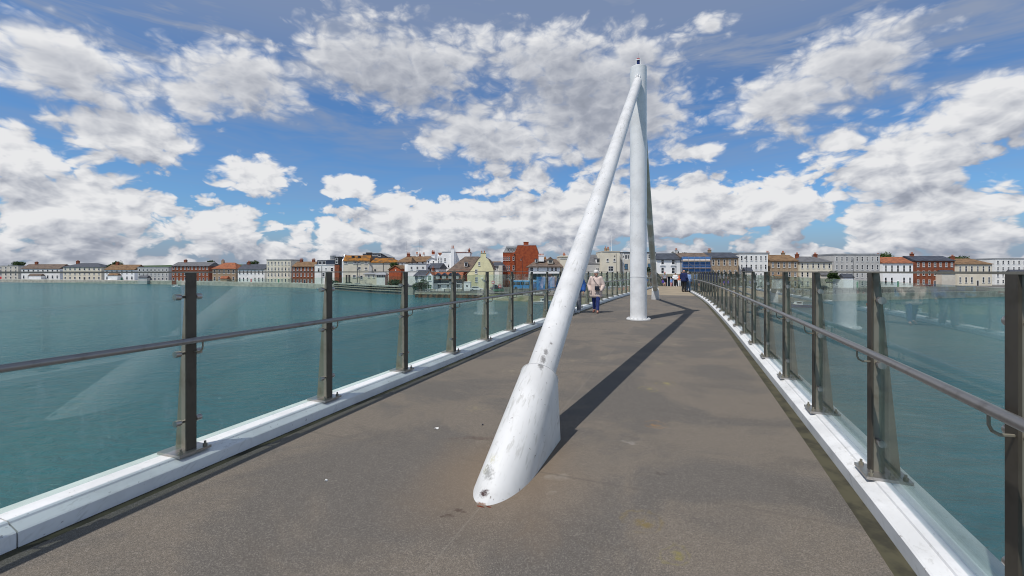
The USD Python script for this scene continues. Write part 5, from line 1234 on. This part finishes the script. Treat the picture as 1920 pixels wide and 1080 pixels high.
# blue and white bus
h = thing('bus', 'blue and white single decker bus on the road by the brick block', 'bus', (*far(985, 146), LAND_Z), 0)
bw = 5.0
bd = trimesh.creation.extrude_polygon(sg.Polygon([(-bw, .35), (bw, .35), (bw, 2.7), (bw - .3, 3.0), (-bw + .2, 3.0), (-bw, 2.8)]).buffer(-.1).buffer(.1), 2.4, engine='earcut'); v = bd.vertices.copy(); bd.vertices = np.c_[v[:, 0], v[:, 2] - 1.2, v[:, 1]]; bd.invert() if bd.volume < 0 else None
obj('body', bd, 'sky_blue_paint', h); obj('roof', MB().box(-bw + .2, bw - .3, -1.1, 1.1, 3.001, 3.15), 'car_white', h)
for k in range(6): obj('window', MB().box(-4.6 + 1.5 * k, -3.3 + 1.5 * k, -1.23, -1.19, 1.5, 2.5), 'car_glass', h)
for x in (-3.2, 3.2):
    for s in (-1, 1): obj('wheel', MB().cyl((x, s * 1.0, .48), (x, s * 1.22, .48), .48, n=18), 'rubber', h, smooth=40)
h = House('hoarding', 'bright blue hoarding below the slate roofed inn, seen through the glass', 'hoarding', 1006, 1040, 138)
for k in range(8): h.part('panel', MB().box(h.X(1006 + 4.25 * k) + .02, h.X(1010.25 + 4.25 * k) - .02, 0, .06, 0, h.Z(519)), 'blue_sheet' if k % 3 else 'sky_blue_paint')
for k in range(5): h.part('post', MB().box(h.X(1006.4 + 8.3 * k) - .06, h.X(1006.4 + 8.3 * k) + .06, .061, .18, 0, h.Z(518.6)), 'timber_pale')

# green lifebuoy posts and red boards near the yellow house
for x, D, l in ((924.5, 131, 'red and white notice board on a post right of the yellow house'), (937, 128, 'red lifebuoy box on a post by the river bank railing')):
    q = far(x, D); t = thing('notice_board' if x < 930 else 'lifebuoy_box', l, 'notice board' if x < 930 else 'lifebuoy box', (*q, LAND_Z))
    obj('post', MB().cyl((0, 0, -.2), (0, 0, 1.9 if x > 930 else 2.9), .06, n=8), 'galvanised', t); z = 1.2 if x > 930 else 2.3
    obj('board', MB().box(-.45, .45, -.12, -.061, z, z + .9), 'red_paint', t); obj('panel', MB().box(-.28, .28, -.14, -.121, z + .3, z + .6), 'frame_white', t)
q = far(935, 128.5); t = thing('planter_boat', 'old dark green boat hull used as a planter on the grass', 'planter', (*q, LAND_Z), 10)
obj('hull', close_loft([[((u - .5) * 3.2, y * .6 * (1 - (2 * u - 1) ** 4 * .8), z) for y, z in ((-1, .75), (-.8, .2), (0, .02), (.8, .2), (1, .75))] for u in np.linspace(0, 1, 9)]), 'green_paint', t, smooth=40)
obj('soil', MB().box(-1.2, 1.2, -.4, .4, .5, .76), 'timber_dark', t)


# quay railing: one thing, its posts and rails parts
def quay_rail(pts, label, z, post_mat='black_metal', step=2.0, rails=(.45, .75, 1.05), inset=.6):
    t = thing('quay_railing', label, 'railing'); q = [(p + np.array([-d[1], d[0]]) * inset) for p, d in along(pts, step)]
    for p in q: obj('post', MB().cyl((*p, z), (*p, z + 1.1), .05, n=6), post_mat, t)
    for r in rails: obj('rail', tube([(*p, z + r) for p in q], .03, 6), post_mat, t)


quay_rail(PILES, 'dark metal railing along the top of the sheet pile wall', -4.62)
quay_rail(SHORE[11:15], 'dark metal railing on the river bank left of the bridge foot', -4.38, step=2.4)
quay_rail(SHORE[16:19], 'dark metal railing on the river wall right of the bridge', -4.2, step=2.4)


def bench(label, x, D, yaw):
    t = thing('bench', label, 'bench', (*far(x, D), LAND_Z), yaw, 'benches on the quay by the pub')
    for k in range(3): obj('slat', MB().box(-.8, .8, -.25 + .17 * k, -.11 + .17 * k, .43, .46), 'timber_pale', t)
    for k in range(3): obj('slat', MB().box(-.8, .8, .27, .30, .52 + .14 * k, .63 + .14 * k), 'timber_pale', t)
    for s in (-1, 1):
        obj('leg', MB().box(s * .7 - .03, s * .7 + .03, -.24, -.18, 0, .429).box(s * .7 - .03, s * .7 + .03, .22, .268, 0, .95).box(s * .7 - .03, s * .7 + .03, -.24, .22, .60, .65), 'black_metal', t)


for k, (x, l) in enumerate(((811, 'quay bench at the left corner of the pub'), (838, 'quay bench under the middle of the pub front'), (861, 'quay bench at the right end of the pub'), (906, 'quay bench in front of the yellow house'))): bench(l, x, 127.5 - .04 * (x - 800), 0)
# white storage boxes and tables outside the pub
for x, l in ((798, 'white table on the pub terrace, left'), (806, 'white table on the pub terrace, right')):
    t = thing('terrace_table', l, 'table', (*far(x, 129.5), LAND_Z)); obj('top', MB().cyl((0, 0, .70), (0, 0, .74), .55, n=16), 'canvas_white', t); obj('leg', MB().cyl((0, 0, 0), (0, 0, .70), .05, n=8).cyl((0, 0, 0), (0, 0, .04), .3, n=12), 'canvas_white', t)
h = House('pergola', 'dark timber pergola on the terrace left of the pub', 'pergola', 781, 798, 131)
for x in (782, 787, 792, 797):
    for y in (0, 2.4): h.part('post', MB().box(h.X(x) - .06, h.X(x) + .06, y, y + .12, 0, 2.2), 'timber_dark')
for y in (0, 2.4): h.part('beam', MB().box(h.X(781), h.X(798), y - .02, y + .14, 2.201, 2.35), 'timber_dark')
for k in range(9): h.part('rafter', MB().box(h.X(782 + 1.9 * k) - .04, h.X(782 + 1.9 * k) + .04, -.3, 2.9, 2.352, 2.46), 'timber_dark')


def lamp(label, x, ytop, D, z=LAND_Z, arm=-1):
    q = far(x, D); top = EYE + (509 - ytop) * D / 810 - z; t = thing('street_lamp', label, 'street lamp', (*q, z))
    obj('pole', MB().cyl((0, 0, -.3), (0, 0, 1.2), .11, .09, 8).cyl((0, 0, 1.2), (0, 0, top), .075, .05, 8), 'black_metal', t, smooth=40)
    if arm:
        obj('arm', tube([(0, 0, top - .9), (arm * .35, 0, top - .45), (arm * .5, 0, top - .62)], .03, 6), 'black_metal', t)
        l = obj('lamp_head', MB().cyl((arm * .5, 0, top - 1.15), (arm * .5, 0, top - .65), .28, .06, 10), 'black_metal', t); obj('glass', MB().cyl((arm * .5, 0, top - 1.25), (arm * .5, 0, top - 1.151), .2, .24, 10), 'canvas_white', l)
    else: obj('lamp_head', MB().ball((0, 0, top), .22, 1), 'canvas_white', t)


lamp('tall slim lamp post in front of the brick block', 979.5, 481, 137)
lamp('lamp post with a hanging lantern before the square cream building', 1155.5, 475, 138)
lamp('plain lamp post between the cream building and the mast', 1166, 476, 140, arm=1)
lamp('lamp post at the left end of the pier', 674, 500, 168)
lamp('lamp post in front of the white hotel', 1400, 478, 136); lamp('lamp post by the long grey flats', 1600, 484, 142)
for x, yt, yb, D, l in ((786, 448, 480, 176, 'thin tall radio mast above the brown roofs'), (763, 452, 478, 178, 'thin aerial mast above the brown brick chimney')):
    t = thing('aerial', l, 'aerial', (*far(x, D), EYE + (509 - yb) * D / 810)); obj('pole', MB().cyl((0, 0, -1), (0, 0, (yb - yt) * D / 810), .05, .03, 6), 'galvanised', t); obj('crossbar', MB().cyl((-.7, 0, 1.6), (.7, 0, 1.9), .03, n=6), 'galvanised', t)


# ---------------------------------------------------------------- trees and bushes
def leaves(centres, radii, count, size, rng, flat=.75):
    """Leaf faces through lobes of a crown, denser towards their skins."""
    k = rng.integers(0, len(centres), count); d = rng.normal(size=(count, 3)); d /= np.linalg.norm(d, axis=1, keepdims=True)
    r = rng.uniform(.35, 1.0, count) ** .45 * (1 + .14 * rng.normal(size=count))
    c = np.asarray(centres)[k] + d * r[:, None] * np.asarray(radii)[k][:, None] * [1, 1, flat]
    u = rng.normal(size=(count, 3)); u /= np.linalg.norm(u, axis=1, keepdims=True); w = np.cross(u, rng.normal(size=(count, 3))); w /= np.linalg.norm(w, axis=1, keepdims=True)
    s = size * rng.uniform(.6, 1.5, count)[:, None]
    v = np.stack([c - u * s, c + w * s * .5, c + u * s, c - w * s * .5], 1).reshape(-1, 3); i = np.arange(count)[:, None] * 4
    return trimesh.Trimesh(v, np.vstack([i + [0, 1, 2], i + [0, 2, 3]]), process=False)


def tree(label, x, D, h, r, mat='tree_leaf', count=2600, seed=1, name='tree', z=LAND_Z, lean=0.0, trunk=.35, cat='tree', size=.32):
    rng = np.random.default_rng(seed); t = thing(name, label, cat, (*far(x, D), z))
    base = h * trunk; n = 9; cen, rad, tw = [], [], MB()
    tw.cyl((0, 0, -.3), (0, 0, base * 1.2), h * .028, h * .02, 8)
    for k in range(n):
        a = k * 2.4 + rng.uniform(-.4, .4); rr = r * rng.uniform(.25, .72); zz = base + (h - base) * rng.uniform(.12, .85)
        p = np.array([rr * math.cos(a) + lean * (zz - base), rr * math.sin(a), zz]); cen.append(p); rad.append(r * rng.uniform(.34, .55)); tw.cyl((0, 0, base * rng.uniform(.8, 1.15)), p, h * .011, h * .004, 6)
    cen.append(np.array([lean * h * .5, 0, h - r * .35])); rad.append(r * .42)
    obj('trunk', tw, 'bark', t); obj('crown', leaves(cen, rad, count, size, rng), mat, t)


def bush(label, x, D, w, h, mat='hedge_leaf', count=900, seed=1, z=LAND_Z, name='bush'):
    rng = np.random.default_rng(seed); t = thing(name, label, 'bush', (*far(x, D), z))
    cen = [np.array([rng.uniform(-w * .35, w * .35), rng.uniform(-.5, .5), h * rng.uniform(.35, .65)]) for _ in range(6)]
    tw = MB()
    for c in cen: tw.cyl((c[0] * .3, c[1] * .3, -.2), c, .05, .02, 5)
    obj('stems', tw, 'bark', t); obj('foliage', leaves(cen, [h * .45] * 6, count, .2, rng, .9), mat, t)


bush('dark green bush at the right end of the pier wall', 742, 151, 4.5, 3.4, seed=3, count=1500); bush('round dark green bush left of the pergola', 783.5, 138, 4.5, 2.6, seed=5, count=1300)
bush('low green hedge below the lichen roofed flats', 629, 186, 4.0, 2.2, seed=6); bush('low bush at the left of the pier top', 655, 178, 3.5, 1.6, seed=7); bush('bush beside the pub wing', 797.5, 137, 1.6, 4.2, seed=8)
for k, (x, w) in enumerate(((1112, 7), (1130, 7), (1150, 8), (1170, 6))): bush(['yellow green bush left of the woman in pink', 'yellow green bush right behind the woman in pink', 'green bush seen through the railing before the cream building', 'green bush seen through the railing left of the mast'][k], x, 141, w, 2.6, 'tree_leaf', 1400, 20 + k)
tree('low dark tree in the yard by the white shop, right of the mast', 1214, 144, 7.5, 2.6, 'conifer_leaf', 2600, 31, trunk=.25)
tree('dark evergreen tree behind the white shop roof', 1266, 172, 13.8, 5.2, 'conifer_leaf', 4200, 33, trunk=.35, size=.36, lean=.12)
tree('round dark tree top behind the left end of the white shop roof', 1243, 172, 12.5, 3.0, 'conifer_leaf', 2200, 34, size=.34)
tree('dark tree before the scaffolded house', 1287, 140, 6.4, 2.0, 'conifer_leaf', 1800, 36, trunk=.3)
tree('dusty grey green tree beside the porthole wing', 737, 165, 9.5, 1.9, 'hedge_leaf', 1500, 35, trunk=.5)
for k, (x, D, hh, l) in enumerate(((594, 230, 9, 'tree right behind the three storey brick house'), (470, 250, 12, 'tree above the white terrace on the far left'), (395, 262, 13, 'tree between the warehouse and the hipped house'), (218, 300, 13, 'tree behind the white house with the tan roof'), (30, 340, 14, 'tree behind the brown roofed terrace'),
                                  (1445, 176, 12, 'tree behind the brick house right of the hotel'), (1655, 190, 14, 'tree behind the long grey flats'), (1795, 205, 13, 'tree beside the cream hipped house at far right'), (1560, 150, 6, 'small street tree before the grey flats'))):
    tree(l, x, D, hh, hh * .36, 'tree_leaf', 2600, 50 + k, size=.42)
M['far_wood'] = M['conifer_leaf']
# low wooded rise behind the town
rows = []
for y in (700, 1100, 1500, 2200): rows.append([(x, y + 40 * math.sin(x * .01), LAND_Z - 2 + (0 if y == 700 else {1100: 13, 1500: 22, 2200: 30}[y] * (1 + .35 * math.sin(x * .0031 + y) + .2 * math.sin(x * .011)))) for x in range(-3000, 3001, 60)])
obj('hills', grid(rows), 'tree_leaf', kind='structure')

# litter on the deck
rng = np.random.default_rng(9)
for x, y, w, l, c in ((818, 804, .017, 'torn scrap of white paper on the deck left of the strut foot', 'canvas_white'), (905, 797, .009, 'tiny dark scrap on the deck beside the strut foot', 'bag_navy'), (612, 902, .008, 'tiny white scrap on the deck near the left kerb', 'canvas_white')):
    q = ground_at(x, y); t = thing('paper_scrap', l, 'litter', (q[0], q[1], 0), float(rng.uniform(0, 180)))
    a = np.linspace(0, 2 * np.pi, 9)[:-1]; r = w * rng.uniform(.6, 1.1, 8)
    obj('scrap', hull_of([(r[k] * 1.6 * math.cos(a[k]), r[k] * math.sin(a[k]), z + .006 * (k % 3)) for k in range(8) for z in (.001, .003)]), c, t)
